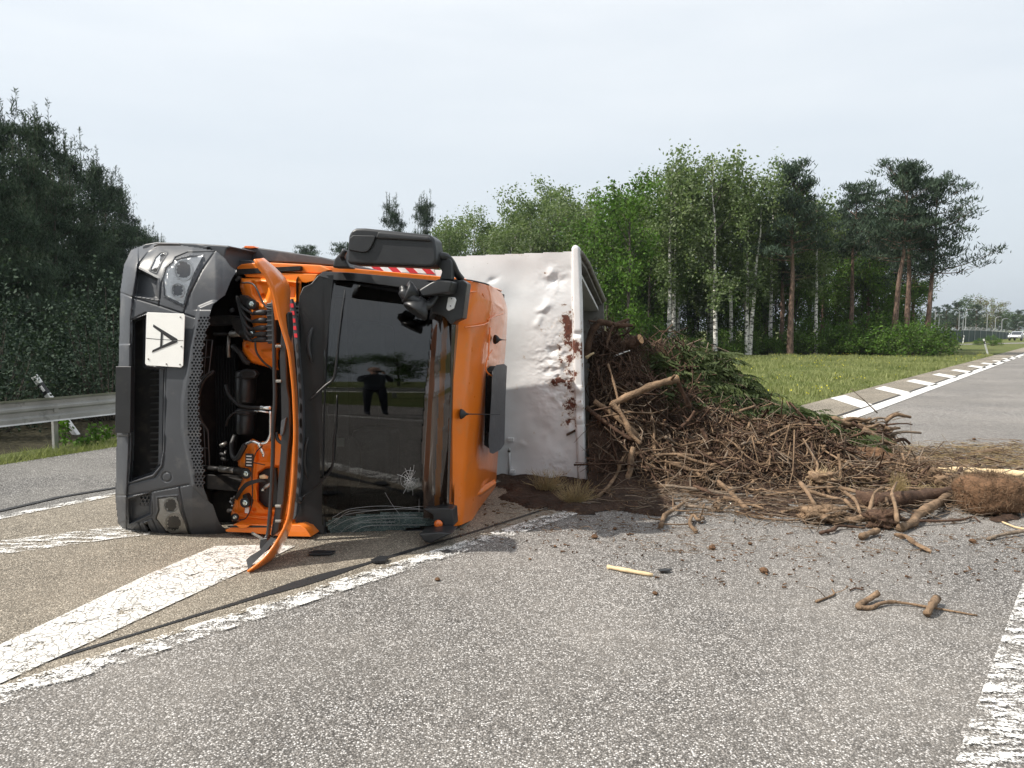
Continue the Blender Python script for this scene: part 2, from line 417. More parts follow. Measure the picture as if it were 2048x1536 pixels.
barkm('bark_birch', (.62, .60, .56), (.05, .045, .04), (1, 1, 2.5), .44, .50)
barkm('bark_pine', (.21, .135, .098), (.07, .045, .035), (4, 4, 1.5), .4, .6)
barkm('bark_dark', (.075, .06, .048), (.03, .025, .02), (4, 4, 1.5), .4, .6)
def groundm():
    m, t, b, o = nodes('grassland'); c = coord(t); n = tex(t, 'Noise', c, .35, 6); n2 = tex(t, 'Noise', c, 7, 7, .7); n3 = tex(t, 'Noise', c, 60, 3)
    cc = ramp(t, n.outputs['Fac'], [(.3, (.11, .15, .045)), (.5, (.17, .195, .07)), (.7, (.20, .18, .085))])
    cc = mix(t, ramp(t, n2.outputs['Fac'], [(.35, .8), (.65, 0.)]), cc, (.05, .065, .02))
    t.links.new(cc, b.inputs['Base Color']); b.inputs['Roughness'].default_value = .95; b.inputs['Specular IOR Level'].default_value = .1
    bump(t, b, mathn(t, 'ADD', n2.outputs['Fac'], n3.outputs['Fac']), .9, .06)
groundm()
simple('forest_floor', (.035, .032, .02), .95, var=.4, vs=2, bmp=.8, bs=12, bd=.05, spec=.1)
M = MATS
# ------------------------------------------------------------------ ground, roads, markings
def sheet(name, pts, z, m, kind='structure', parent=None, cuts=0):
    pts = np.asarray(pts, float); me = bpy.data.meshes.new(name)
    me.from_pydata([(p[0], p[1], z) for p in pts], [], [tuple(range(len(pts)))]); me.update()
    if me.polygons[0].normal.z < 0: me.flip_normals()
    o = link(name, me, M[m], parent)
    if kind: o['kind'] = kind
    return o
def LR(y, off=0.0):   # the edge line of the right road (world X at Y), off metres to its left (perpendicular)
    ys = [-60, 3.48, 6.5, 14.5, 55, 260]; xs = [-53.1, -2.31, .15, 6.3, 36.7, 190]
    return np.interp(y, ys, xs) - off / math.cos(math.atan(.78))
def LL(y, off=0.0):   # the edge line of the left road
    return -4.45 + .465 * (y - 6.69) + off - .012 * max(0, y - 14) ** 2
def VX(y, off=0.0): return -6.25 + .45 * (y - 9.4) - off - .013 * max(0, y - 14) ** 2   # outer edge of the slip road
sheet('ground', [(-5000, -3000), (5000, -3000), (5000, 6500), (-5000, 6500)], -0.05, 'grassland')
ysr = [-60, 3.48, 6.5, 14.5, 55, 160]
road_r = [(LR(y), y) for y in ysr] + [(LR(y) + 8.6 + .3 * math.sin(y), y) for y in ysr[::-1]]
sheet('road', road_r, 0.0, 'asphalt')
for k in (-1,):
    yq_ = [-60, 14, 20, 26, 32, 40, 50, 60]
    sheet('slip_road', [(LL(y), y) for y in yq_] + [(VX(y), y) for y in yq_[::-1]], 0.0, 'asphalt_left')
Y0 = -7.4
tan_poly = [(LR(Y0), Y0)] + [(LR(y), y) for y in (3.48, 6.5, 14.5, 55, 160)] + [(LR(y, 1.32), y) for y in (160, 55, 18, 13.5)] + \
           [(LR(12.6, 1.9), 12.6), (LL(12.8, 2.2), 12.8), (LL(14, 1.2), 14), (LL(20, 1.2), 20), (LL(30, 1.2), 30), (LL(50, 1.2), 50), (LL(50), 50), (LL(30), 30), (LL(20), 20), (LL(14), 14), (LL(Y0), Y0)]
sheet('hatched_area', tan_poly, 0.004, 'asphalt_tan')
def gpoly(px): return [G(u, v)[:2] for u, v in px]
def strip_px(px_line, w_m):   # a strip w_m wide (perpendicular) along a ground polyline of world points
    a = np.array([p[:2] for p in px_line]); t = np.gradient(a, axis=0); t /= np.linalg.norm(t, axis=1)[:, None]; n = np.stack([-t[:, 1], t[:, 0]], 1)
    return list(a - n * w_m / 2) + list((a + n * w_m / 2)[::-1])
ys_m = [-20, -5, 3.48, 5, 6.5, 9, 12, 14.5]
sheet('edge_line', strip_px([(LR(y) + .09, y) for y in ys_m], .20), .012, 'paint_worn')
sheet('edge_line', strip_px([(LR(y) + .09, y) for y in (14.5, 20, 30, 55, 160)], .30), .012, 'paint_fresh')
# tar joint beside the edge line, uneven
jl = []; 
for y in np.arange(-4, 13.5, .12):
    jl.append((LR(y, .17) + .02 * noise.noise((y * .9, 0, 3)), y))
w = [.014 + .018 * abs(noise.noise((y * 1.7, 5, 0))) + (.05 * math.exp(-((y - 4.95) / .25) ** 2)) for _, y in jl]
a = np.array(jl); n_ = np.array([-.62, .78])[None] * np.array(w)[:, None]
sheet('tar_joint', list(a - n_) + list((a + n_)[::-1]), .009, 'tar')
sheet('tar_joint', strip_px([(LR(y, .14), y) for y in (13.5, 20, 30, 55, 120)], .07), .009, 'tar')
# broad hatch bars
sheet('hatch_marking', gpoly([(-260, 1400), (0, 1293), (150, 1222), (300, 1150), (430, 1095), (540, 1092), (590, 1095), (520, 1130), (300, 1232), (120, 1316), (0, 1372), (-300, 1500)]), .012, 'paint_crackled')
sheet('hatch_marking', gpoly([(-120, 1101), (0, 1084), (235, 1055), (300, 1048), (300, 1072), (235, 1079), (0, 1112), (-140, 1136)]), .012, 'paint_rough')
sheet('edge_line', strip_px([G(u, v) for u, v in ((-300, 1106), (0, 1037), (228, 991), (420, 950), (800, 870))], .13), .012, 'paint_worn')
# joint between slip road and hatched area (rough dark edge)
a = [G(u, v) for u, v in ((-300, 1085), (0, 1023), (120, 995), (228, 977), (420, 940))]
sheet('tar_joint', strip_px(a, .07), .009, 'tar')
# bars beside the grass strip on the right
bars = [[(1545, 822), (1562, 818), (1640, 850), (1622, 858)], [(1660, 797), (1690, 791), (1745, 810), (1722, 817)], [(1749, 778), (1768, 773), (1824, 786), (1804, 791)],
        [(1812, 763), (1828, 759), (1878, 769), (1862, 773)], [(1864, 750), (1878, 747), (1918, 754), (1906, 757.5)], [(1901, 741), (1912, 739), (1948, 744), (1938, 747)],
        [(1934, 733), (1944, 731), (1974, 735), (1966, 737.5)], [(1960, 727), (1968, 725.5), (1996, 729), (1989, 731)], [(1983, 722), (1990, 721), (2014, 723.5), (2008, 725)],
        [(2002, 717.5), (2008, 716.5), (2030, 719), (2025, 720.3)], [(2018, 714), (2024, 713.2), (2043, 715), (2039, 716.2)]]
for bq in bars: sheet('hatch_marking', gpoly(bq), .012, 'paint_fresh')
# far side edge line of the right road, badly worn, with a crack behind it
fl = [G(1965, 1536), G(2010, 1380), G(2075, 1180), G(2160, 1000)]
d0 = (fl[2] - fl[0])[:2]; d0 /= np.linalg.norm(d0)
p0 = fl[0][:2] + np.array([d0[1], -d0[0]]) * .05
sheet('edge_line', strip_px([p0 - d0 * 12, p0, p0 + d0 * 10, p0 + d0 * 60], .27), .012, 'paint_rough')
p1 = p0 + np.array([d0[1], -d0[0]]) * .32
sheet('tar_joint', strip_px([p1 - d0 * 12, p1 - d0, p1, p1 + d0 * 1.5 + [.03, 0], p1 + d0 * 10], .045), .009, 'tar')
# verges
yv = (-40, 14, 20, 30, 40, 50, 60)
sheet('verge', [(VX(y), y) for y in yv] + [(VX(y, .95), y) for y in yv[::-1]], -.012, 'grassland')
wood = [(VX(y, .95), y) for y in yv] + [(-60, 140), (-120, 140), (-120, -40)]
sheet('woodland_floor', wood, -.02, 'forest_floor')
sheet('woodland_floor', [(-8, 60), (8, 53), (16, 51.5), (26, 52), (30, 58), (36, 110), (-12, 110)], -.03, 'forest_floor')

def grass(name, pts, h, w, m, lean=.5):
    n = len(pts); b = np.c_[pts, np.full(n, -.045)]; ang = rng.random(n) * 6.283
    side = np.stack([np.cos(ang), np.sin(ang), 0 * ang], 1) * (w * (.6 + .8 * rng.random(n)))[:, None]
    hh = h * (.4 + .9 * rng.random(n)); tip = b + np.stack([rng.normal(size=n) * lean * hh, rng.normal(size=n) * lean * hh, hh], 1)
    o = link(name, quads_mesh(name, np.stack([b - side, b + side, tip], 1), nv=3), M[m])
    o['kind'] = 'stuff'; return o
# left verge grass between kerb and rail
y = rng.uniform(7.5, 22, 16000); off = np.abs(rng.normal(0, .33, 16000)); x = -6.22 + .45 * (y - 9.4) - off
grass('verge_grass', np.c_[x, y], .13, .006, 'grass_blade')
# field grass on the right: near strip dense, far taller tufts
pts = []
while len(pts) < 70000:
    yy = 13 + 38 * rng.random(40000) ** 1.5; xx = rng.uniform(-1, 36, 40000); ll = -4.45 + .465 * (yy - 6.69) + 1.3 - .012 * np.maximum(0, yy - 14) ** 2
    ok = (xx < LR(yy, 1.36)) & (xx > ll) & (xx / yy > .1) & (xx / yy < .72)
    pts.extend(np.c_[xx, yy][ok].tolist())
pts = np.array(pts[:70000])
dn = np.array([noise.noise((p[0] * .55, p[1] * .35, 0)) for p in pts])
grass('field_grass', pts[dn < .12], .08, .013, 'grass_blade')
grass('field_grass', pts[dn >= .12], .19, .018, 'grass_blade', .35)
fp = pts[(np.array([noise.noise((p[0] * .8, p[1] * .5, 9)) for p in pts]) > .22) & (rng.random(len(pts)) < .035)]
vv = np.c_[fp, np.full(len(fp), .08) + rng.random(len(fp)) * .10]
o = link('field_flowers', quads_mesh('field_flowers', leaves(vv, .05, 1)), M['yellow_flower']); o['kind'] = 'stuff'

# ------------------------------------------------------------------ guard rail on the left
def rail_line(y): return -6.65 + .467 * (y - 10.0)
rail = empty('guard_rail', (rail_line(10.7), 10.7, 0), 'grey steel crash barrier along the grass verge under the dark pines', 'guard rail')
prof = [(0, 0), (.02, -.012), (.075, -.015), (.10, -.05), (.155, -.052), (.18, -.02), (.21, -.02), (.24, -.052), (.29, -.05), (.315, -.012), (.335, 0)]
def beam(ya, yb, name, parent, lf=rail_line, ztop=.72, flip=1):
    mb = MB(); vs = []; ax = np.array([lf(yb) - lf(ya), yb - ya, 0]); ax /= np.linalg.norm(ax); nrm = np.array([ax[1], -ax[0], 0]) * flip
    for y_ in (ya, yb):
        for h, dd in prof: vs.append(np.array([lf(y_), y_, ztop - .335 + h]) - nrm * dd * -1 + 0)
        for h, dd in prof[::-1]: vs.append(np.array([lf(y_), y_, ztop - .335 + h]) - nrm * (dd * -1 + .004))
    k = 2 * len(prof)
    fs = [(i, (i + 1) % k, k + (i + 1) % k, k + i) for i in range(k)]
    mb.add(vs, fs); return mb.build(name, M['galvanised'], parent)
for i in range(10):
    beam(-2 + i * 4.0 - .62, 2 + i * 4.0 - .62 + .0, 'beam', rail)
for i in range(20):
    yq = -2.0 + i * 2.0 + .68
    mb = MB(); ax = np.array([.423, .906, 0]); nn = np.array([.906, -.423, 0])
    c = np.array([rail_line(yq), yq, 0]) - nn * .12
    mb.box(c + [0, 0, .33], (.05, .005, .72), nn, ax); mb.box(c + ax * .03 + nn * .025 + [0, 0, .33], (.005, .06, .72), nn, ax); mb.box(c + ax * .03 - nn * .025 + [0, 0, .33], (.005, .06, .72), nn, ax)
    mb.box(c + nn * .06 + [0, 0, .56], (.07, .06, .1), nn, ax)
    p = mb.build('post', M['galvanised'], rail)
    if i == 5: pass
def delineator(base, top, label, parent_group=None):
    base = np.array(base); top = np.array(top); L_ = np.linalg.norm(top - base); ax = (top - base) / L_
    t = empty('delineator_post', base, label, 'marker post', 'white and black marker posts')
    X = np.cross(ax, [0, 1, 0]); X /= np.linalg.norm(X); Yv = np.cross(X, ax)
    def seg(a, b, nm, m, g=0):
        mb = MB(); w1 = .06 + g
        pts = [base + ax * a + X * w1 + Yv * .0, base + ax * a - X * w1 * .6 + Yv * .05, base + ax * a - X * w1 - Yv * .0, base + ax * a - X * w1 * .6 - Yv * .05]
        mb.prism(pts, ax * (b - a)); mb.build(nm, M[m], t, bevel=.008)
    seg(0, L_ * .70, 'shaft', 'post_white'); seg(L_ * .70, L_ * .87, 'black_band', 'letter_black', .001); seg(L_ * .87, L_, 'cap', 'post_white')
    mb = MB(); mb.box(base + ax * L_ * .785 - Yv * .055 - X * .02, (.04, .006, .10), X, Yv, ax); mb.build('reflector', M['white_lamp'], t)
    return t
gb = G(130, 905); dt = P(68, 752, 12.2)
delineator(dt + np.array([.62, .05, -.97]), dt, 'white-capped marker post leaning left behind the crash barrier beam')
b1 = G(1976, 710); delineator(b1 + [0, 0, -.02], P(1967, 678, b1[1]), 'leaning white marker post with black band beside the right road')
b2 = G(1925.5, 686); delineator(b2 + [0, 0, -.02], P(1928, 671, b2[1]), 'small distant marker post in front of the dark green fence')

# weeds by the rail
for i, (u, v, Y, h, lab) in enumerate(((190, 878, 11.0, .33, 'tall leafy weed on the verge left of the bumper'), (212, 880, 11.2, .28, 'leafy weed on the verge touching the truck bumper outline'), (130, 872, 10.9, .42, 'thin seeding weed just right of the barrier post'), (170, 885, 10.8, .15, 'short broad weed between the barrier post and the truck'))):
    g0 = P(u, v, Y); g0[2] = -.02; t = empty('weed', g0, lab, 'weed', 'weeds on the verge')
    mb = MB(); mb.tube([g0, g0 + [.01, 0, h * .6], g0 + [.03, 0, h]], [.006, .004, .002], 5); mb.build('stem', M['frond'], t)
    c = g0 + np.c_[rng.normal(0, .05, 90), rng.normal(0, .05, 90), rng.random(90) * h]
    link('foliage', quads_mesh('foliage', leaves(c, .045, 1.5)), M['leaf_bright'], t)
# ------------------------------------------------------------------ the overturned truck
O0 = G(330, 1083)
TF = Frame(R(9.0), O0)
def T(u, v, d): return TF.T(u, v, d)
BK = TF.B
truck = empty('overturned_truck', O0, 'orange truck lying on its side with its front flap torn open', 'truck')
def poly(name, px, d0, d1, m, bevel=.004, parent=None, seg=2):
    """a solid whose outline is px at depth d0 (number or function), running straight back to d1"""
    pts = [T(u, v, d0(u, v) if callable(d0) else d0) for u, v in px]
    mb = MB(); mb.prism(pts, BK * (d1 if callable(d0) else d1 - d0))
    return mb.build(name, M[m], truck if parent is None else parent, bevel=bevel, seg=seg)
def pipe(name, pts, r, m, n=8, parent=None, smooth=True):
    mb = MB(); mb.tube([T(*p) for p in pts], r, n); return mb.build(name, M[m], truck if parent is None else parent, smooth=smooth)
def spline(pts, k=6):
    """catmull-rom through points"""
    P_ = np.array(pts, float); P_ = np.vstack([2 * P_[0] - P_[1], P_, 2 * P_[-1] - P_[-2]]); o = []
    for i in range(1, len(P_) - 2):
        a, b, c, d = P_[i - 1:i + 3]
        for j in range(k):
            t = j / k; o.append(.5 * ((2 * b) + (c - a) * t + (2 * a - 5 * b + 4 * c - d) * t * t + (3 * b - a - 3 * c + d) * t ** 3))
    o.append(P_[-2]); return np.array(o)

# --- bumper: one sculpted sheet, split into its moulded parts
sil_l = [(290, 489), (262, 500), (248, 530), (241, 580), (238, 700), (233, 900), (231, 1000), (236, 1046), (258, 1072), (300, 1080)]
outer = [(290, 489), (340, 488), (400, 496), (432, 502), (450, 517), (460, 532), (474, 541), (462, 560), (450, 590), (441, 597), (426, 608), (418, 633), (404, 697), (401, 745), (393, 780), (396, 851),
         (400, 907), (407, 975), (417, 1003), (426, 1010), (433, 1032), (440, 1048), (456, 1062), (452, 1076), (430, 1083), (370, 1083), (300, 1080)] + sil_l[::-1][1:-1]
p_int = [(265, 640), (292, 630), (292, 732), (330, 738), (327, 900), (321, 932), (306, 950), (258, 965), (262, 900), (264, 720)]
p_upi = [(274, 536), (316, 558), (318, 600), (268, 592)]
p_loi = [(256, 997), (303, 984), (303, 1028), (258, 1049)]
hl_t = [(326, 556), (332, 535), (350, 520), (376, 513), (405, 511), (389, 547), (376, 582), (368, 611), (350, 603), (329, 592)]
hl_b = [(315, 996), (354, 992), (362, 1024), (380, 1071), (362, 1073), (332, 1064), (311, 1037), (317, 1021)]
fg_t = [(301, 540), (311, 517), (323, 505), (333, 507), (322, 523), (312, 545)]
fg_b = [(286, 1044), (294, 1042), (307, 1069), (297, 1066)]
strip = [(400, 635), (389, 684), (383, 745), (376, 783), (375, 851), (383, 907), (393, 973), (406, 975), (400, 907), (396, 851), (392, 780), (400, 745), (403, 696), (417, 634)]
arch = [(396, 612), (378, 694), (370, 745), (362, 800), (362, 857), (368, 890), (384, 972), (410, 1000), (470, 1000), (470, 600), (425, 600)]
seams = [[(240, 585), (266, 595), (318, 611), (389, 635)], [(231, 991), (255, 991), (304, 983), (378, 969)], [(276, 530), (266, 595), (262, 640), (258, 900), (254, 990), (253, 1060)],
         [(318, 611), (323, 566), (352, 515), (376, 505), (430, 504)], [(367, 629), (378, 592), (403, 541), (428, 506)], [(359, 974), (366, 1020), (384, 1078)],
         [(332, 735), (329, 900), (326, 932), (310, 955), (255, 969)], [(304, 983), (305, 1030), (258, 1052)], [(276, 530), (296, 505), (312, 497)], [(262, 640), (292, 626)],
         [(278, 1046), (290, 1075)], [(278, 1046), (304, 1036), (318, 1066), (340, 1076)]]
circ = [(333.7 + 9.5 * math.cos(a), 954 + 9.5 * math.sin(a)) for a in np.linspace(0, 6.3, 20)]
def bump_d(U, V):
    s = np.abs((V - 785) / 300.0); d = .05 * s ** 2 + .26 * s ** 7
    dl = dline(U, V, sil_l); d = d + .14 * np.clip(1 - dl / 30, 0, 1) ** 2.2
    d = d + .05 * np.clip((U - 385) / 60, 0, 1) * (s > .55) + .10 * np.clip((U - 430) / 40, 0, 1) ** 1.5
    lip = (U < np.interp(V, [530, 595, 700, 900, 990, 1060], [276, 266, 260, 258, 254, 253])); d = d - .022 * lip
    cbar = inpoly(U, V, [(233, 690), (262, 688), (264, 870), (232, 872)]); d = d - .035 * cbar
    a = inpoly(U, V, arch); da = dpoly(U, V, arch); d = d - .03 * a * np.clip(da / 5, 0, 1)
    for pl, dep in ((p_int, .16), (p_upi, .075), (p_loi, .075), (hl_t, .022), (hl_b, .022), (fg_t, .03), (fg_b, .03)):
        d = d + dep * inpoly(U, V, pl) * np.clip(dpoly(U, V, pl) / 4.0, 0, 1)
        d = d - .008 * np.exp(-(dpoly(U, V, pl) / 2.2) ** 2) * ~inpoly(U, V, pl)
    for sm in seams: d = d + .016 * np.exp(-(dline(U, V, sm) / 1.1) ** 2)
    d = d + .01 * np.exp(-(dline(U, V, circ) / 1.0) ** 2)
    return d
shr = lambda pl, e: (lambda U, V: inpoly(U, V, pl) & (dpoly(U, V, pl) > e))
bp = relief(TF, outer, bump_d, [('intake', M['engine_black'], shr(p_int, 6)), ('perforated_strip_back', M['engine_black'], lambda U, V: inpoly(U, V, strip)),
     ('bumper', M['plastic_grey'], None)], step=1.4, parent=truck)
bumper = bp[2]
# intake bars and the grey stepped side of the opening
for vv in np.arange(650, 950, 12.0):
    if vv > 735 : poly('intake_slat', [(300, vv), (326, vv - 1), (326, vv + 1.5), (300, vv + 2.5)], .13, .15, 'plastic_black', 0)
poly('intake_bar', [(318, 736), (327, 738), (324, 925), (316, 932)], .05, .12, 'plastic_grey', .005)
# honeycomb lattices (real mesh with holes)
def honey(name, region, r, df, m, parent, thick=.012, wall=.28, ang=0):
    rg = np.asarray(region); u0, v0 = rg.min(0); u1, v1 = rg.max(0); mb = MB(); row = 0; v = v0 + r * .6
    while v < v1:
        u = u0 + (r * .87 if row % 2 else 0)
        while u < u1:
            if inpoly(np.array([u]), np.array([v]), region)[0]:
                o_ = []; i_ = []
                for k in range(6):
                    a = k * math.pi / 3 + math.pi / 6
                    uo, vo = u + r * math.cos(a), v + r * math.sin(a); ui, vi = u + r * (1 - wall) * math.cos(a), v + r * (1 - wall) * math.sin(a)
                    o_.append(T(uo, vo, df(uo, vo))); i_.append(T(ui, vi, df(ui, vi)))
                ib = [p + BK * thick for p in i_]
                mb.add(o_ + i_ + ib, [(k, 6 + k, 6 + (k + 1) % 6, (k + 1) % 6) for k in range(6)] + [(6 + k, 12 + k, 12 + (k + 1) % 6, 6 + (k + 1) % 6) for k in range(6)])
            u += r * 1.74
        v += r * 1.5; row += 1
    o = mb.build(name, M[m], parent); o['kind'] = 'stuff'; return o
bd = lambda u, v: float(bump_d(np.array([float(u)]), np.array([float(v)]))[0])
honey('perforated_strip', [(400, 633), (388, 684), (382, 745), (375, 783), (374, 851), (382, 907), (392, 975), (409, 977), (403, 907), (399, 851), (395, 780), (402, 745), (405, 696), (419, 633)], 4.0, lambda u, v: bd(u, v) - .014, 'plastic_grey', truck, .02, .34)
honey('honeycomb_grille', [(294, 554), (316, 561), (317, 602), (291, 598)], 4.4, lambda u, v: .115 + .10 * (600 - v) / 50 * .6, 'plastic_grey', truck, .02, .2)
honey('honeycomb_grille', [(279, 990), (302, 986), (302, 1028), (280, 1038)], 4.4, lambda u, v: .085 + .12 * ((v - 990) / 50), 'plastic_grey', truck, .02, .2)
# headlights: chrome bowl, bulb, glass
def headlight(region, bowls, nm='headlight'):
    reg = np.array(region, float); c = reg.mean(0); dc = bd(*(c)) 
    def df(U, V):
        s = np.abs((V - 785) / 300.0); d = .05 * s ** 2 + .26 * s ** 7 + .012
        for (bu, bv, br) in bowls:
            q = np.hypot((U - bu) * 1.12, V - bv) / br
            d = d + .028 * np.clip(1 - q ** 2, 0, 1) - .012 * np.exp(-((q - 1.04) / .06) ** 2) + .003 * np.sin(U * 1.1) * (q < .8)
        d = d + .004 * np.sin(V * .9) * np.exp(-((U - c[0]) / 12) ** 2)
        return d
    big = c + (reg - c) * 1.04
    sh = relief(TF, big, df, [(nm, M['chrome'], None)], step=1.0, parent=truck)[0]
    for (bu, bv, br) in bowls:
        d_ = df(np.array([bu]), np.array([bv]))[0]
        mb = MB(); mb.lathe(T(bu, bv, d_ + .01), -BK, [(0, .005), (.008, .008), (.014, .007), (.018, .003)], 12); mb.build('bulb', M['chrome'], sh, smooth=True)
    relief(TF, big, lambda U, V: .05 * (np.abs((V - 785) / 300.0)) ** 2 + .26 * (np.abs((V - 785) / 300.0)) ** 7 - .010, [('lens', M['lamp_glass'], None)], step=4, parent=sh)
    return sh
headlight(hl_t, [(368, 540, 20), (356, 581, 14)])
headlight(hl_b, [(342, 1010, 15), (348, 1046, 19)])
for fgp in (fg_t, fg_b):
    fg = poly('fog_light', [tuple(np.mean(fgp, 0) + (np.array(p) - np.mean(fgp, 0)) * .93) for p in fgp], lambda u, v: bd(u, v) - .006, .02, 'chrome', .003)
    poly('lens', [tuple(np.mean(fgp, 0) + (np.array(p) - np.mean(fgp, 0)) * .9) for p in fgp], lambda u, v: bd(u, v) - .012, .003, 'lamp_glass', 0, parent=fg)
# warning plate with the letter A (lying on its side) in a split, screwed plate
pl_d = -.035
wp = poly('warning_plate', [(295, 624.5), (367, 627.5), (369.5, 631), (366, 731), (362, 735), (293, 730.5), (290, 727), (293, 627)], pl_d, pl_d + .006, 'plate_white', .002)
def on_plate(px, nm, m, dd=.003):
    poly(nm, px, pl_d - dd, pl_d - .0005, m, 0, parent=wp)
on_plate([(306.6, 648.9), (306.0, 653.6), (344, 681.5), (354.6, 680.4), (354.2, 677.8)], 'letter_stroke', 'letter_black')
on_plate([(303.8, 704.8), (305.0, 700.3), (344, 681.8), (354.6, 681.6), (353.8, 684.6)], 'letter_stroke', 'letter_black')
on_plate([(321.6, 664.0), (325.4, 666.6), (323.6, 693.0), (319.7, 695.2)], 'letter_stroke', 'letter_black', .0036)
on_plate([(292, 675.8), (300, 676.6), (318, 678.2), (366.5, 680.9), (366.5, 681.7), (318, 679.1), (300, 677.6), (292, 676.8)], 'plate_joint', 'engine_black', .0015)
for (u, v) in ((361, 634), (363, 693), (333, 728), (297, 718), (360, 729)):
    mb = MB(); mb.lathe(T(u, v, pl_d), -BK, [(0, .006), (.004, .006), (.006, .004)], 8); mb.build('screw', M['metal_dull'], wp)
# number plate: bare plate seen nearly edge-on, on its holder under the bumper edge
poly('plate_holder', [(231, 733), (262, 733), (260, 866), (230, 866)], -.05, .0, 'plastic_black', .004)

# --- upper side of the bumper / wheel arch / step (a silhouette above the bumper)
poly('wheel_arch', [(283, 494), (289, 488), (312, 484), (396, 487), (455, 491), (461, 493), (452, 499), (449, 512), (452, 540), (300, 520)], .32, 1.15, 'plastic_grey', .012)
poly('step_recess', [(307, 491), (318, 486), (356, 487), (372, 497), (330, 499), (308, 498)], .27, .36, 'engine_black', .006)
poly('step_rim', [(372, 498), (356, 486), (392, 488), (416, 493), (412, 498)], .28, .36, 'plastic_grey', .006)
poly('side_skirt', [(452, 500), (478, 499), (476, 521), (452, 522)], .9, 1.8, 'plastic_grey', .01)
ss = poly('door_sill_panel', [(474, 521), (476, 499), (484, 494), (500, 493), (640, 513), (672, 521), (672, 532), (600, 526)], .75, 2.2, 'plastic_grey', .012)
poly('side_lamp', [(486, 495), (490, 491.5), (508, 492), (512, 495.5), (500, 497)], .72, .80, 'orange_lens', .003, parent=ss)
poly('wheel_arch_inner', [(450, 520), (500, 520), (520, 528), (480, 545), (460, 545)], .55, .9, 'plastic_grey', .008)

# --- chassis and wheels on the side turned away from the viewer
poly('chassis', [(258, 560), (400, 560), (400, 1030), (258, 1050)], .45, 6.5, 'engine_black', .02)
poly('chassis', [(360, 560), (640, 565), (640, 1000), (360, 1010)], 1.05, 2.55, 'engine_black', .02)  # extra unseen block, added to stop sun leaking onto the container wall
for dd in (1.5, 4.6, 5.9):
    for zz in (.36, 1.92):
        c_ = T(330, 800, .1) + BK * dd; c_[2] = zz - .16; mb = MB(); mb.lathe(c_, (0, 0, 1), [(0, .30), (.0, .47), (.04, .50), (.28, .50), (.32, .47), (.32, .30)], 36); wh = mb.build('wheel', M['rubber'], truck, bevel=.01)
        mb = MB(); mb.lathe(c_ + [0, 0, .05], (0, 0, 1), [(0, .29), (.22, .29), (.2, .12)], 24); mb.build('rim', M['metal_dull'], wh)

# --- cab shell: dark body behind everything so the inside is closed
cabbox = MB()
def ring(px, d): return [T(u, v, d) for u, v in px]
# cab interior box
poly('engine_bay_wall', [(408, 560), (600, 545), (600, 1060), (430, 1062), (400, 980), (392, 800)], .95, 1.0, 'engine_black', 0)
poly('shade_filler', [(418, 985), (480, 975), (600, 985), (600, 1052), (470, 1056), (440, 1058), (425, 1010)], .62, 1.3, 'engine_black', .01)  # dark block added to stand for shade where lit ground showed through
poly('engine_bay_floor', [(380, 590), (440, 540), (600, 532), (600, 540), (445, 552), (400, 610)], .45, 1.0, 'engine_black', 0)
cabw = MB()
cab_front = [(600, 545), (925, 566), (905, 1050), (600, 1070)]
fr = ring(cab_front, .62); bk = [p + BK * 2.02 for p in fr]
for i in range(4):
    j = (i + 1) % 4; cabw.add([fr[i], fr[j], bk[j], bk[i]], [(0, 1, 2, 3)])
cabw.add(bk, [(0, 1, 2, 3)])
cabw.add([fr[0], fr[3], T(592, 1070, .3), T(592, 560, .3)], [(0, 1, 2, 3)])
cabw.build('cab_interior', M['engine_black'], truck)

# --- windscreen (curved across the cab, leaning back towards the roof)
def ws_d(U, V, e=0):
    s = (V - 810) / 255.0
    return .25 + .30 * np.clip((U - 650) / 205.0, -.4, 1.4) * 1.0 * .85 + .095 * s ** 2 + .07 * np.abs(s) ** 6 + e
ws_out = [(662, 560), (700, 560), (860, 580), (866, 700), (862, 950), (870, 1050), (800, 1060), (700, 1067), (646, 1066), (640, 900), (650, 700)]
low_b = [(650, 1045), (670, 1036), (720, 1029), (790, 1024), (840, 1022), (862, 1030), (872, 1056), (800, 1062), (700, 1068), (662, 1066)]
relief(TF, [(u, v) for u, v in ws_out], lambda U, V: ws_d(U, V) + .02 * inpoly(U, V, low_b) * np.sin(U * .07) ** 2, [('shattered_glass', M['shattered_glass'], lambda U, V: inpoly(U, V, low_b)),
     ('windscreen', M['windscreen_glass'], None)], step=4, parent=truck)
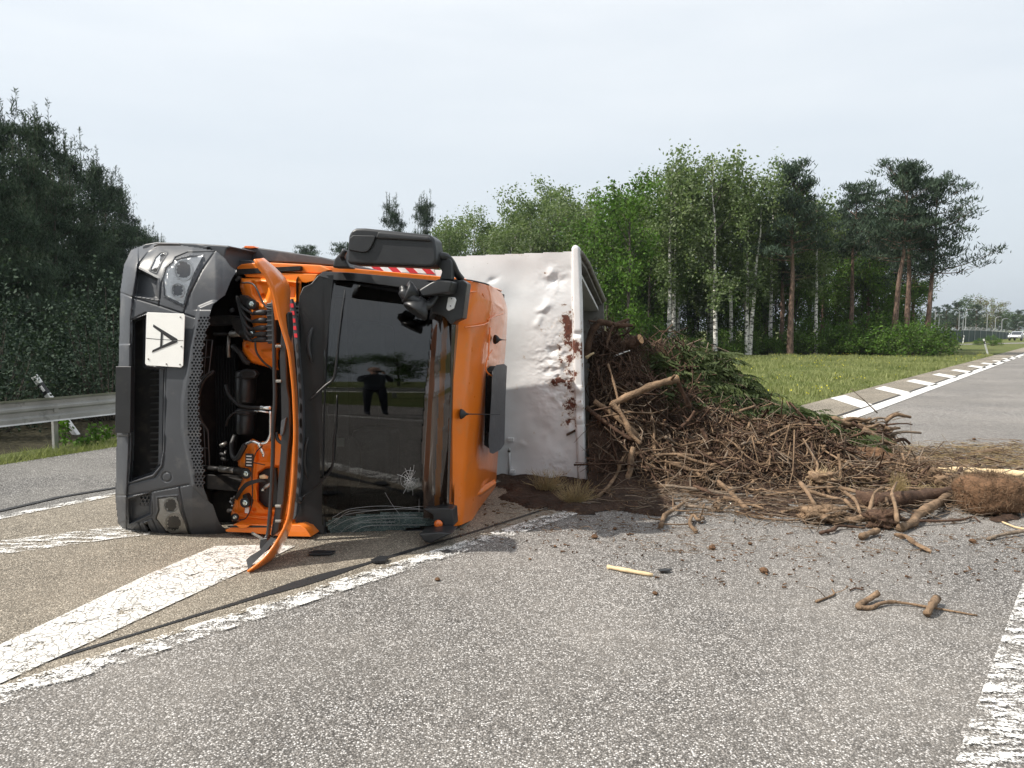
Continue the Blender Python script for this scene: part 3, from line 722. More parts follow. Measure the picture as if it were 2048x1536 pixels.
# cracks
def crack(pts, r=.0012):
    q = spline(pts, 5); mb = MB(); mb.tube([T(u, v, float(ws_d(u, v)) - .003) for u, v in q], r, 3, cap=False); return mb
mb = MB()
random.seed(3)
for k in range(15):
    a = k * .42 + random.uniform(-.15, .15); rr = random.uniform(14, 34)
    pts = [(820 + rr * t * math.cos(a) * .8 + random.uniform(-1, 1), 960 + rr * t * math.sin(a) + random.uniform(-1, 1)) for t in (0.05, .4, .7, 1)]
    c = crack(pts); mb.add(c.v, c.f)
for rr in (7, 13, 20):
    pts = [(820 + (rr + random.uniform(-2, 2)) * math.cos(a) * .85, 960 + (rr + random.uniform(-2, 2)) * math.sin(a)) for a in np.linspace(0, 5.2, 11)]
    c = crack(pts, .0009); mb.add(c.v, c.f)
for pts in ([(655, 1050), (690, 1030), (740, 1022), (800, 1018), (845, 1020)], [(665, 1035), (700, 1018), (770, 1012), (840, 1018)], [(660, 1058), (700, 1038), (760, 1031), (835, 1030)], [(668, 1046), (700, 1022), (760, 1020), (850, 1012)],
            [(680, 1066), (700, 1050), (740, 1040), (800, 1036), (860, 1036)], [(770, 985), (785, 1010), (800, 1030)], [(828, 930), (826, 945), (822, 958)], [(838, 998), (838, 1025)], [(690, 1060), (720, 1046), (790, 1044)], [(700, 1066), (735, 1052), (800, 1050), (850, 1050)]):
    c = crack(pts, .0012); mb.add(c.v, c.f)
mb.build('crack_lines', M['white_lamp'], truck)['kind'] = 'stuff'
# things just inside the glass: dashboard, seats, paper on the dash, mirror post
poly('dashboard', [(600, 590), (668, 590), (676, 1040), (600, 1050)], .46, .75, 'plastic_black', .02)
poly('seat', [(700, 640), (770, 650), (770, 780), (700, 780)], 1.1, 1.4, 'plastic_grey', .05)
poly('seat', [(700, 860), (780, 860), (780, 990), (700, 990)], 1.1, 1.4, 'plastic_grey', .05)
poly('steering_wheel', [(700 + 22 * math.cos(a), 930 + 60 * math.sin(a)) for a in np.linspace(0, 6.0, 14)], .75, .77, 'plastic_grey', .005)
poly('paper', [(808, 968), (838, 955), (841, 972), (815, 985)], .55, .552, 'plate_white', 0)
poly('paper', [(674, 876), (688, 876), (688, 893), (674, 893)], .40, .402, 'plate_white', 0)
# black surround
def dsur(u, v): return float(ws_d(u, v)) - .02
poly('cowl_panel', [(598, 592), (606, 574), (622, 567), (634, 552), (646, 544), (670, 545), (666, 562), (653, 700), (646, 900), (650, 1066), (658, 1072), (632, 1073), (606, 1052), (590, 1046), (588, 900), (592, 700)], lambda u, v: dsur(u, v) - .01, .07, 'plastic_black', .008)
for (a, b_) in (((625, 655), (628, 725)), ((616, 875), (616, 960))):
    mb = MB(); q = [T(a[0] + 8 * math.sin(math.pi * t) * -1, a[1] + (b_[1] - a[1]) * t, dsur(a[0], a[1] + (b_[1] - a[1]) * t) - .03) for t in np.linspace(0, 1, 7)]
    mb.tube(q, [.006, .016, .02, .02, .02, .016, .006], 8); mb.build('grab_handle', M['plastic_black'], truck, smooth=True)
poly('windscreen_frame', [(634, 552), (646, 543), (700, 545), (930, 566), (926, 580), (862, 583), (700, 561), (668, 560)], lambda u, v: dsur(u, v) - .012, .06, 'plastic_black', .006)
poly('windscreen_frame', [(632, 1073), (658, 1070), (700, 1069), (800, 1063), (866, 1058), (868, 1066), (800, 1072), (700, 1077), (650, 1077)], lambda u, v: dsur(u, v) - .012, .06, 'plastic_black', .006)
# sun visor: dark tinted strip with an amber middle, wavy end
def vis_d(U, V): return ws_d(U, V) - .09 + .04 * np.sin(np.clip((U - np.interp(V, [600, 1040], [868, 846])) / 48.0, 0, 1) * 3.14)
visp = [(868, 612), (905, 640), (903, 720), (897, 860), (893, 1040), (848, 1036), (843, 900), (850, 790), (860, 700)]
relief(TF, visp, lambda U, V: ws_d(U, V) - .06 - .045 * np.sin(np.clip((U - np.interp(V, [612, 1036], [866, 842])) / 46.0, 0, 1) * math.pi) + .008 * np.sin((V + U * .4) * .07) * np.exp(-((V - 760) / 60) ** 2),
       [('visor_amber_band', M['amber_visor'], lambda U, V: (U > np.interp(V, [612, 760, 1040], [887, 879, 868])) & (U < np.interp(V, [612, 760, 1040], [897, 890, 878]))),
        ('sun_visor', M['visor_dark'], None)], step=2, parent=truck)
poly('visor_edge', [(903, 640), (912, 645), (905, 760), (898, 1010), (893, 1010), (897, 860)], .50, .62, 'visor_dark', .004)
# corner brackets of the visor
poly('visor_bracket', [(880, 566), (896, 561), (925, 560), (934, 566), (929, 606), (925, 637), (912, 642), (902, 650), (887, 633), (866, 626), (858, 640), (862, 612)], .36, .52, 'plastic_black', .01)
ml = poly('marker_lamp', [(896, 594), (909, 594), (912, 600), (907, 617), (896, 622), (892, 617)], .335, .365, 'white_lamp', .006)
poly('lamp_screw', [(902, 596.5), (904, 596.5), (904, 598.5), (902, 598.5)], .330, .338, 'engine_black', 0, parent=ml)
poly('lamp_screw', [(900, 611), (902, 611), (902, 613), (900, 613)], .330, .338, 'engine_black', 0, parent=ml)
bl = poly('visor_bracket', [(845, 1018), (893, 1016), (906, 1019), (908, 1052), (895, 1056), (880, 1066), (868, 1056), (866, 1030)], .40, .55, 'plastic_black', .008)
mb = MB(); mb.lathe(T(877, 1048, .385), -BK, [(0, .035), (.01, .035), (.02, .02)], 16); mb.build('side_marker', M['orange_lens'], bl, smooth=True)
poly('broken_mirror', [(836, 1068), (880, 1064), (905, 1067), (885, 1076), (862, 1087), (848, 1084)], .18, .40, 'plastic_black', .012)

# --- roof: lofted orange shell from the windscreen edge back
def loft(name, rows, m, parent, smooth=True, k=3, noisez=0):
    """rows: list of (polyline px, depth list or value); resampled to the same count"""
    n = 48; rs = []
    for px, d in rows:
        px = np.array(px, float); s = np.r_[0, np.cumsum(np.hypot(*np.diff(px, axis=0).T))]; s /= s[-1]
        q = np.linspace(0, 1, n); uu = np.interp(q, s, px[:, 0]); vv = np.interp(q, s, px[:, 1])
        ker = np.ones(3) / 3; uu[1:-1] = np.convolve(uu, ker, 'valid'); vv[1:-1] = np.convolve(vv, ker, 'valid')
        dd = np.interp(q, np.linspace(0, 1, len(d)), d) if not np.isscalar(d) else np.full(n, d)
        rs.append(TF.T(uu, vv, dd))
    rs = np.array(rs)
    pr = []
    for i in range(len(rs) - 1):
        for j in range(k):
            t = j / k; pr.append(rs[i] * (1 - t) + rs[i + 1] * t)
    pr.append(rs[-1]); pr = np.array(pr); a = len(pr)
    idx = np.arange(a * n).reshape(a, n)
    fs = np.stack([idx[:-1, :-1], idx[1:, :-1], idx[1:, 1:], idx[:-1, 1:]], -1).reshape(-1, 4)
    me = bpy.data.meshes.new(name); me.from_pydata(pr.reshape(-1, 3).tolist(), [], fs.tolist())
    me.polygons.foreach_set('use_smooth', [smooth] * len(me.polygons)); me.update()
    o = link(name, me, M[m], parent); return o
front = [(934, 565), (926, 630), (908, 648), (902, 740), (897, 860), (893, 1010), (905, 1022), (906, 1053)]
r1 = [(950, 563), (946, 610), (938, 660), (934, 740), (932, 860), (927, 960), (925, 1005), (922, 1050)]
r2 = [(978, 569), (982, 600), (975, 645), (966, 700), (962, 800), (958, 900), (952, 980), (945, 1040)]
r3 = [(1004, 586), (1012, 606), (1010, 640), (1004, 668), (996, 760), (990, 860), (984, 950), (966, 1026)]
r4 = [(1008, 596), (1016, 616), (1014, 650), (1012, 690), (1004, 780), (998, 880), (991, 985), (976, 1010)]
loft('cab_roof', [(front, [.66, .55, .50, .50, .55, .66]), (r1, .70), (r2, 1.05), (r3, 1.85), (r4, 2.5)], 'orange_paint', truck, k=4)
# roof back wall and top side strip of the cab
loft('cab_back', [(r4, 2.5), ([(900, 590), (900, 640), (900, 700), (900, 900), (900, 980), (900, 1000)], 2.52)], 'orange_paint', truck, k=1)
# thin pressed ridges on the roof
for pts in ([(985, 700), (975, 716), (972, 740), (985, 752), (1004, 750)], [(980, 655), (978, 690), (976, 720)], [(975, 640), (992, 632), (1010, 626)], [(936, 584), (960, 582)], [(962, 582), (974, 610), (976, 645), (930, 655)]):
    mb = MB(); mb.tube([T(u, v, 1.05 + (u - 975) / 40 * .62 - .02 if u > 965 else .70 + (u - 946) / 30 * .35 - .02) for u, v in spline(pts, 4)], .007, 5); mb.build('roof_rib', M['orange_paint'], truck, smooth=True)
loft('roof_sill_rib', [([(938, 985), (960, 975), (990, 958)], [.95, 1.9]), ([(936, 997), (962, 988), (992, 966)], [.85, 1.8]), ([(938, 1001), (962, 993), (990, 972)], [.98, 1.95])], 'orange_paint', truck, k=3)
# hatch: opening, tilted lid, seal
poly('roof_hatch', [(968, 890), (972, 740), (980, 732), (1003, 732), (1000, 880), (990, 905)], lambda u, v: 1.05 + (u - 962) / 38 * .6, .05, 'engine_black', .004)
poly('hatch_lid', [(979, 905), (977, 885), (986, 740), (992, 730), (1006, 728), (1012, 733), (1009, 800), (1007, 890), (1000, 900), (986, 908)], lambda u, v: .95 + (u - 978) / 30 * .55, .06, 'plastic_grey', .012)
poly('hatch_glass', [(969, 870), (973, 748), (985, 742), (980, 862)], lambda u, v: 1.06 + (u - 962) / 38 * .5, .01, 'visor_dark', 0)
# antennas
for (u, v, u2, d) in ((925, 828, 1000, .60), (993, 679, 1013, 1.35)):
    b_ = T(u, v, d); tip = T(u2, v + 1, d + .05); ax = tip - b_; ax /= np.linalg.norm(ax)
    mb = MB(); mb.lathe(b_ - ax * .02, ax, [(0, .040), (.012, .042), (.03, .032), (.05, .012), (.07, .006)], 16); an = mb.build('aerial_base', M['rubber'], truck, smooth=True)
    mb = MB(); mb.tube([b_ + ax * .05, tip], [.005, .002], 6); mb.build('aerial_rod', M['rubber'], an)
# --- orange upper side of the cab (door frame seen edge on) with its pressed steps
poly('door_edge', [(470, 536), (482, 528), (520, 524), (640, 530), (662, 540), (640, 547), (560, 545), (484, 545)], .50, 2.0, 'orange_paint', .01)
poly('door_edge_lip', [(484, 546), (560, 546), (636, 548), (628, 562), (612, 566), (560, 558), (492, 554)], .46, .56, 'orange_inner', .006)
poly('side_panel', [(640, 531), (700, 536), (930, 557), (944, 563), (930, 570), (700, 553), (650, 545)], lambda u, v: .52 + (u - 640) * .0006, 1.5, 'orange_paint', .008)

# --- mirrors on the upper side
mh = poly('mirror_housing', [(694, 503), (697, 472), (702, 461), (712, 456), (730, 456), (760, 459), (858, 469), (868, 476), (872, 500), (873, 522), (866, 532), (850, 534), (790, 531), (700, 528), (693, 524)], .12, .36, 'plastic_black', .03, seg=4)
poly('mirror_cap', [(696, 500), (699, 476), (706, 470), (749, 471), (751, 474), (743, 492), (735, 503), (725, 505)], .095, .14, 'plastic_black', .01, parent=mh)
poly('mirror_ridge', [(756, 463), (858, 473), (862, 483), (750, 477)], .10, .15, 'plastic_black', .012, parent=mh)
mb = MB(); mb.tube([T(*p) for p in spline([(690, 500, .28), (685, 512, .3), (690, 520, .36), (700, 526, .42)], 4)], .022, 8); mb.build('mirror_arm', M['plastic_black'], truck, smooth=True)
poly('mirror_bracket', [(664, 535), (668, 518), (684, 500), (690, 498), (692, 522), (700, 536)], .32, .46, 'plastic_black', .014)
mb = MB(); mb.tube([T(*p) for p in spline([(872, 512, .25), (890, 513, .27), (902, 524, .33), (912, 545, .4), (922, 558, .5)], 5)], .030, 8); mb.build('mirror_arm', M['plastic_black'], truck, smooth=True)
poly('mirror_bracket', [(868, 524), (878, 508), (893, 510), (903, 522), (902, 560), (878, 560), (884, 542)], .26, .38, 'plastic_black', .012)
fm = poly('front_mirror_arm', [(836, 580), (860, 565), (876, 558), (905, 562), (900, 585), (868, 590), (842, 594)], .16, .36, 'plastic_black', .016)
mb = MB()
mb.tube([T(*p) for p in spline([(806, 574, .14), (812, 590, .12), (836, 606, .14), (856, 610, .2), (872, 590, .28)], 5)], [.03] * 3 + [.045] * 8 + [.04] * 5 + [.03] * 5, 10); mb.build('front_mirror_stem', M['plastic_black'], truck, smooth=True)
mb = MB(); mb.lathe(T(848, 598, .17), (T(828, 626, .13) - T(848, 598, .17)), [(0, .03), (.03, .05), (.07, .085), (.11, .105), (.125, .10), (.126, .09)], 22); mb.build('front_mirror', M['plastic_black'], truck, smooth=True)
mb = MB(); mb.lathe(T(836, 592, .17), (T(812, 583, .13) - T(836, 592, .17)), [(0, .03), (.03, .05), (.07, .078), (.095, .085), (.10, .075)], 18); mb.build('front_mirror', M['plastic_black'], truck, smooth=True)
mb = MB(); mb.tube([T(*p) for p in spline([(908, 560, .5), (935, 560, .6), (965, 566, .8), (978, 570, .9)], 4)], .006, 5); mb.build('roof_seam', M['rubber'], truck)

# --- wipers
def wiper(pts, r, d=.05):
    mb = MB(); q = spline(pts, 5); mb.tube([T(u, v, float(ws_d(u, v)) - d) for u, v in q], r, 6); return mb.build('wiper_arm', M['plastic_black'], truck, smooth=True)
w1 = wiper([(690, 577), (684, 620), (677, 680), (672, 730), (666, 758), (650, 772), (620, 800)], [.003] * 5 + [.006] * 8 + [.010] * 18)
w2 = wiper([(674, 790), (672, 850), (668, 880), (664, 935), (640, 965), (603, 998)], [.004] * 6 + [.009] * 20, .06)
mb = MB(); mb.lathe(T(600, 998, .17), -BK, [(0, .03), (.02, .032), (.04, .02)], 12); mb.build('wiper_boss', M['plastic_black'], truck, smooth=True)

# --- engine bay: bulkhead panels, pipes, wiring
oi = 'orange_inner'
def orange_panel(name, px, dbase, feats, step=1.6):
    reg = np.array(px, float)
    def df(U, V):
        e = dpoly(U, V, px); d = np.full(np.shape(U), dbase) + .05 * np.exp(-e / 3.0)
        for kind, pp, amt, soft in feats:
            if kind == 'poly': ins = inpoly(U, V, pp); d = d + amt * ins * np.clip(dpoly(U, V, pp) / soft, 0, 1)
            elif kind == 'line': d = d + amt * np.exp(-(dline(U, V, pp) / soft) ** 2)
            else: d = d + amt * np.exp(-(((U - pp[0]) ** 2 + (V - pp[1]) ** 2) / soft ** 2) ** 2)
        return d + .006 * np.sin(U * .11 + 1) * np.sin(V * .09)
    return relief(TF, px, df, [(name, M[oi], None)], step=step, parent=truck, thick=.01)[0]
up = [(482, 556), (560, 556), (604, 562), (604, 606), (590, 615), (560, 690), (556, 740), (548, 738), (500, 725), (484, 700), (486, 680), (505, 672), (505, 650), (500, 622), (488, 600), (480, 575)]
orange_panel('bulkhead_panel', up, .42, [('poly', [(500, 560), (545, 566), (535, 600), (525, 615), (505, 590)], .03, 6), ('line', [(512, 566), (520, 590), (530, 612), (528, 640)], -.02, 4),
    ('poly', [(520, 700), (548, 697), (552, 728), (524, 712)], -.03, 4), ('line', [(487, 690), (510, 712), (552, 725)], -.015, 3), ('dot', (526, 592), .03, 4), ('dot', (495, 693), .03, 3), ('poly', [(545, 560), (600, 566), (596, 602), (560, 604)], .06, 8)])
lo = [(490, 888), (505, 877), (520, 884), (545, 880), (556, 868), (600, 870), (602, 1046), (560, 1044), (464, 1042), (462, 1028), (470, 1000), (478, 975), (486, 958), (478, 936), (474, 915), (480, 897)]
orange_panel('bulkhead_panel', lo, .36, [('poly', [(515, 945), (530, 934), (560, 930), (562, 1018), (530, 1020), (514, 1004)], .10, 5), ('line', [(510, 890), (508, 940), (505, 960), (520, 1010), (560, 1028)], -.02, 4),
    ('line', [(500, 905), (488, 950), (480, 985), (475, 1020)], .015, 3), ('poly', [(512, 898), (545, 896), (540, 925), (514, 925)], .025, 5), ('dot', (509, 1020), .03, 3.5), ('poly', [(566, 1005), (600, 1000), (600, 1040), (566, 1040)], -.03, 5), ('line', [(468, 1024), (520, 1032), (600, 1034)], .02, 3)])
poly('bulkhead_opening', [(516, 948), (530, 938), (552, 936), (556, 1012), (532, 1015), (517, 1000)], .42, .45, 'plastic_black', .004)
poly('door_sill', [(450, 1060), (462, 1055), (468, 1048), (600, 1050), (612, 1058), (622, 1074), (560, 1073), (500, 1066), (452, 1064)], .20, .75, 'orange_paint', .006)
poly('door_sill_lip', [(470, 1049), (500, 1051), (492, 1056), (480, 1057)], .17, .25, 'orange_inner', .003)
pipe('sill_gasket', [(456, 1053, .18), (520, 1053, .2), (590, 1055, .22)], .008, 'rubber')
# ribbed black connector block, louvred box
cb = poly('connector_block', [(533, 607), (549, 604), (551, 686), (535, 688)], .22, .36, 'plastic_black', .005)
for i in range(8): poly('connector_rib', [(532.5, 610 + i * 10), (550, 608.5 + i * 10), (550, 611 + i * 10), (532.5, 612.5 + i * 10)], .212, .225, 'plastic_grey', 0, parent=cb)
for v in (625, 641, 656, 668, 679):
    q = [T(u, v + dv, .26) for u, dv in ((534, 0), (522, 0), (512, 1), (504, 3))]; mb = MB(); mb.tube(q, [.022, .024, .018, .012], 10); mb.build('connector_plug', M['rubber'], cb, smooth=True)
    pipe('cable', spline([(506, v + 3, .26), (494, v - 4, .24), (484, v * .5 + 300, .3), (474, 592 + (v - 625) * .1, .42)], 4), .010, 'rubber')
lb = poly('louvre_box', [(580, 606), (602, 604), (599, 700), (588, 702)], .32, .5, 'plastic_black', .004)
for i in range(11): poly('louvre', [(581, 612 + i * 8), (601, 611 + i * 8), (600, 614.5 + i * 8), (581, 615.5 + i * 8)], .30, .33, 'plastic_black', 0, parent=lb)
for (u, v, r) in ((504, 608, .026), (503, 667, .024), (493, 947, .026), (491, 1005, .026), (471, 1034, .02), (527, 979, .012), (583, 1023, .012), (579, 1040, .01)):
    mb = MB(); mb.lathe(T(u, v, .30), -BK, [(0, r * 1.6), (.012, r * 1.6), (.013, r * 1.2)], 16); w_ = mb.build('bolt_washer', M['rubber'], truck)
    mb = MB(); mb.lathe(T(u, v, .29), -BK, [(0, r * .85), (.012, r * .85), (.014, r * .55), (.024, r * .5)], 6); mb.build('bolt_head', M['bolt_zinc'], w_)
poly('hinge_arm', [(478, 590), (487, 590), (510, 605), (508, 620), (496, 618), (480, 606)], .32, .40, 'engine_black', .008)
poly('hinge_arm', [(484, 990), (492, 988), (500, 1004), (497, 1014), (486, 1012)], .30, .38, 'engine_black', .008)
poly('hinge_arm', [(460, 640), (480, 636), (492, 652), (500, 668), (490, 682), (470, 664)], .36, .44, 'engine_black', .008)
# struts (silver pistons)
for p in (([(428, 668, .5), (462, 668, .42)], .012, 'engine_black'), ([(462, 668, .42), (486, 667, .38)], .026, 'metal_dull'), ([(484, 667, .37), (500, 667, .34)], .032, 'engine_black'),
          ([(418, 936, .5), (440, 938, .42)], .02, 'engine_black'), ([(440, 938, .42), (474, 941, .38)], .027, 'metal_dull'), ([(472, 941, .38), (492, 944, .33)], .032, 'engine_black'), ([(458, 670, .45), (457, 700, .46), (458, 715, .46)], .014, 'metal_dull')):
    pipe('strut', p[0], p[1], p[2], 12)
pipe('hose', spline([(466, 692, .45), (480, 705, .42), (490, 722, .42), (500, 726, .44)], 4), .022, 'rubber')
# reservoirs
for (top, bot, r, nm) in (((493, 742), (491, 806), .085, 'reservoir'), ((493, 816), (491, 868), .080, 'reservoir')):
    a_ = T(*top, .52); b_ = T(*bot, .52); mb = MB(); L_ = np.linalg.norm(b_ - a_); mb.lathe(a_, b_ - a_, [(0, r * .8), (.01, r), (L_ * .9, r * .95), (L_, r * .8)], 22); rs_ = mb.build(nm, M['plastic_black'], truck, smooth=True)
    mb = MB(); mb.lathe(a_ + (b_ - a_) * .14, b_ - a_, [(0, r * 1.03), (.01, r * 1.06), (.02, r * 1.03)], 22); mb.build('band', M['rubber'], rs_, smooth=True)
poly('reservoir_mouth', [(478, 744), (486, 738), (508, 740), (514, 748), (508, 756), (484, 757)], .40, .46, 'plastic_black', .01)
poly('reservoir_mouth_hole', [(484, 746), (490, 742), (506, 743), (509, 749), (502, 753), (488, 753)], .395, .405, 'engine_black', 0)
pipe('hose', spline([(452, 770, .4), (458, 790, .36), (475, 808, .34), (492, 814, .32), (522, 815, .30)], 5), .014, 'rubber')
pipe('hose_fitting', [(522, 815, .30), (530, 815.5, .30), (543, 816, .30)], [.019, .014, .019], 'pipe_silver')
pipe('hose', spline([(452, 852, .4), (458, 835, .36), (475, 823, .34), (510, 822, .31)], 5), .008, 'rubber')
pipe('hose_fitting', [(511, 822, .31), (520, 822, .30), (540, 825, .30)], [.012, .008, .007], 'pipe_silver')
pipe('coolant_pipe', spline([(541, 822, .28), (541, 850, .28), (540, 872, .28), (532, 885, .28), (518, 887, .28), (506, 883, .28), (492, 888, .30)], 5), .012, 'pipe_silver')
pipe('pipe_bracket', spline([(518, 886, .27), (522, 897, .27), (528, 908, .27), (526, 913, .27)], 3), [.02, .018, .014, .014, .016, .016, .012, .014, .012, .01], 'pipe_silver')
pipe('hose', spline([(490, 890, .30), (482, 905, .32), (474, 917, .34), (466, 912, .38), (464, 890, .46), (470, 872, .52)], 5), .022, 'rubber')
pipe('cable', spline([(545, 662, .26), (515, 676, .26), (512, 700, .24), (525, 722, .24), (545, 738, .26)], 5), .008, 'rubber')
pipe('cable', spline([(548, 618, .2), (530, 612, .22), (512, 575, .24), (500, 566, .3), (484, 566, .4)], 5), .007, 'rubber')
pipe('cable', spline([(525, 892, .25), (512, 905, .25), (505, 930, .25), (504, 960, .25), (505, 985, .25), (502, 1015, .25), (492, 1036, .26), (480, 1040, .28)], 5), .005, 'rubber')
for i in range(6):
    pipe('cable', spline([(530 + i, 955 + i * 1.5, .26), (512, 960 + i, .24), (492, 966 + i * 1.6, .25), (478, 982 + i * 2, .33), (466 + i, 1000 + i * 1.5, .45)], 4), .005, 'rubber')
pipe('plug', [(520, 954, .24), (528, 953, .24), (536, 955, .25)], [.012, .018, .01], 'wood_pale')
pipe('plug', [(528, 976, .24), (534, 972, .24), (545, 965, .25)], [.012, .016, .01], 'metal_dull')
pipe('cable', spline([(506, 925, .25), (516, 927, .24), (530, 930, .24)], 4), .004, 'rubber')
poly('type_label', [(491, 907), (506, 908), (505, 935), (490, 933)], .325, .335, 'plastic_black', .001)
for i in range(4): poly('label_print', [(492.5, 911 + i * 6), (503, 911.6 + i * 6), (503, 914 + i * 6), (492.5, 913.4 + i * 6)], .320, .3245, 'white_film', 0)
poly('type_label', [(490, 1014), (498, 1015), (497, 1027), (489.5, 1026)], .325, .335, 'white_film', .001)
# radiator fins, fan shroud, grille guard
rad = poly('radiator', [(418, 690), (470, 690), (475, 985), (424, 985), (412, 850), (414, 760)], .70, .75, 'engine_black', 0)
for i in range(9): poly('radiator_fin', [(424 + i * 5.5, 692), (426 + i * 5.5, 692), (430 + i * 5.5, 984), (428 + i * 5.5, 984)], .685, .70, 'rubber', 0, parent=rad)
pipe('fan_shroud', spline([(428, 742, .3), (408, 760, .28), (398, 790, .27), (396, 812, .27), (402, 840, .28), (416, 862, .3)], 4), .014, 'plastic_black')
gd = 'plastic_grey'
pipe('grille_guard', [(404, 680, .22), (425, 680, .22), (418, 745, .22), (400, 758, .22)], .006, gd, 4)
pipe('grille_guard', [(414, 680, .22), (408, 752, .22)], .004, gd, 4); pipe('grille_guard', [(402, 715, .22), (422, 714, .22)], .004, gd, 4)
pipe('grille_guard', [(398, 838, .22), (416, 862, .22), (419, 932, .22), (404, 931, .22)], .006, gd, 4)
pipe('grille_guard', [(408, 852, .22), (411, 932, .22)], .004, gd, 4); pipe('grille_guard', [(402, 896, .22), (418, 896, .22)], .004, gd, 4)
poly('crossmember', [(415, 632), (455, 630), (480, 634), (492, 648), (488, 658), (470, 650), (412, 652)], .48, .62, 'engine_black', .008)
poly('crossmember', [(408, 948), (450, 952), (484, 960), (486, 985), (450, 982), (412, 978)], .48, .62, 'engine_black', .008)
for i in range(14):   # small clutter in the dark gap
    u = random.uniform(440, 480); v = random.choice([random.uniform(560, 630), random.uniform(985, 1045), random.uniform(880, 930)])
    pipe('engine_part', [(u, v, .5), (u + random.uniform(-14, 14), v + random.uniform(-14, 14), .48)], random.uniform(.008, .022), random.choice(['engine_black', 'metal_dull', 'rubber', 'plastic_grey']), 7)
pipe('dip_stick', [(451, 900, .5), (450, 925, .5)], [.010, .006], 'metal_dull')

# --- the open front flap: a curved panel hinged at the cowl, standing out towards the viewer
near = [(508, 519), (530, 546), (545, 578), (558, 640), (577, 700), (586, 780), (589, 860), (585, 960), (576, 1040), (557, 1078), (528, 1118), (495, 1143)]
far = [(526, 517), (558, 543), (581, 570), (577, 610), (586, 700), (593, 780), (596, 860), (593, 960), (585, 1040), (578, 1066), (548, 1118), (500, 1145)]
near_d = [-.60, -.50, -.44, -.40, -.38, -.38, -.42, -.50, -.66]; far_d = [-.45, -.12, .05, .10, .12, .10, .05, -.15, -.60]
fl = loft('front_flap', [(near, near_d), ([((a[0] * .35 + b[0] * .65) + 1.5, a[1] * .35 + b[1] * .65) for a, b in zip(near, far)], [a * .5 + b * .5 for a, b in zip(near_d, far_d)]), (far, far_d)], 'orange_paint', truck, k=4)
so = fl.modifiers.new('solid', 'SOLIDIFY'); so.thickness = .014; so.offset = 0
nr = [(u - 4, v + 4) for u, v in near[1:-2]]
loft('flap_return', [([(511, 531), (528, 552), (541, 582), (550, 640)], [-.58, -.44]), ([(508, 519), (530, 546), (545, 578), (556, 640)], [-.60, -.44])], 'orange_inner', truck, k=1)
loft('flap_return', [([(552, 1078), (526, 1108), (505, 1128), (497, 1140)], [-.44, -.62]), ([(542, 1074), (520, 1100), (500, 1112), (492, 1120)], [-.36, -.5])], 'rubber', truck, k=1)
mbf = lambda nm, pts, r, m, n=8: pipe(nm, spline(pts, 5), r, m, n)
poly('flap_frame', [(562, 640), (576, 622), (578, 655), (572, 700), (574, 770), (579, 800), (580, 870), (576, 900), (568, 1000), (557, 1064), (545, 1074), (540, 1070), (552, 1000), (560, 900), (562, 860), (561, 790), (558, 720)], -.30, -.22, 'plastic_black', .012)
mbf('flap_rail', [(547, 600, -.3), (548, 660, -.3), (549, 740, -.3), (550, 800, -.3), (546, 850, -.3), (546, 900, -.3), (543, 980, -.3), (537, 1060, -.32), (531, 1078, -.34), (526, 1090, -.34)], .015, 'plastic_black')
mbf('flap_loop', [(566, 790, -.28), (576, 800, -.28), (580, 835, -.28), (577, 870, -.28), (566, 885, -.28), (556, 880, -.28), (552, 865, -.28)], .013, 'plastic_black')
poly('flap_window', [(562, 842), (572, 835), (566, 868), (560, 872)], -.32, -.30, 'plastic_grey', .002)
mbf('flap_strut', [(505, 1066, -.1), (530, 1080, -.28), (552, 1094, -.40)], .010, 'metal_dull')
poly('flap_hinge', [(520, 1078), (534, 1076), (540, 1098), (528, 1106), (518, 1096)], -.36, -.30, 'plastic_black', .006)
for v in (690, 760, 1010, 1040): poly('flap_clip', [(550, v), (562, v), (562, v + 5), (550, v + 5)], -.31, -.28, 'metal_dull', .002)
for (u, v) in ((579, 620), (586, 715), (588, 745), (585, 845), (576, 990)):
    mb = MB(); mb.lathe(T(u, v, .0), -BK, [(0, .008), (.008, .006)], 8); mb.build('rivet', M['white_lamp'], truck)
vs_ = poly('flap_vent_strip', [(577, 600), (583, 597), (592, 640), (600, 740), (605, 800), (606, 870), (602, 950), (592, 1030), (588, 1040), (584, 1036), (592, 950), (596, 870), (597, 800), (592, 720), (585, 650)], .13, .17, 'plastic_grey', .004)
for i in range(11):
    v = 690 + i * 30; uc = np.interp(v, [690, 740, 800, 870, 950, 1020], [594.5, 597.5, 601, 601, 597, 590])
    poly('vent_slot', [(uc - 2.4, v), (uc, v - 4), (uc + 2.2, v), (uc + 2.4, v + 12), (uc, v + 16), (uc - 2.2, v + 12)], .124, .131, 'engine_black', 0, parent=vs_)
for i in range(5):
    v = 607 + i * 15; uc = 583 + i * 1.9
    poly('red_mark', [(uc - 2.5, v), (uc + 3, v), (uc + 4, v + 8), (uc - 1.5, v + 8)], .122, .131, 'red_film', 0, parent=vs_)

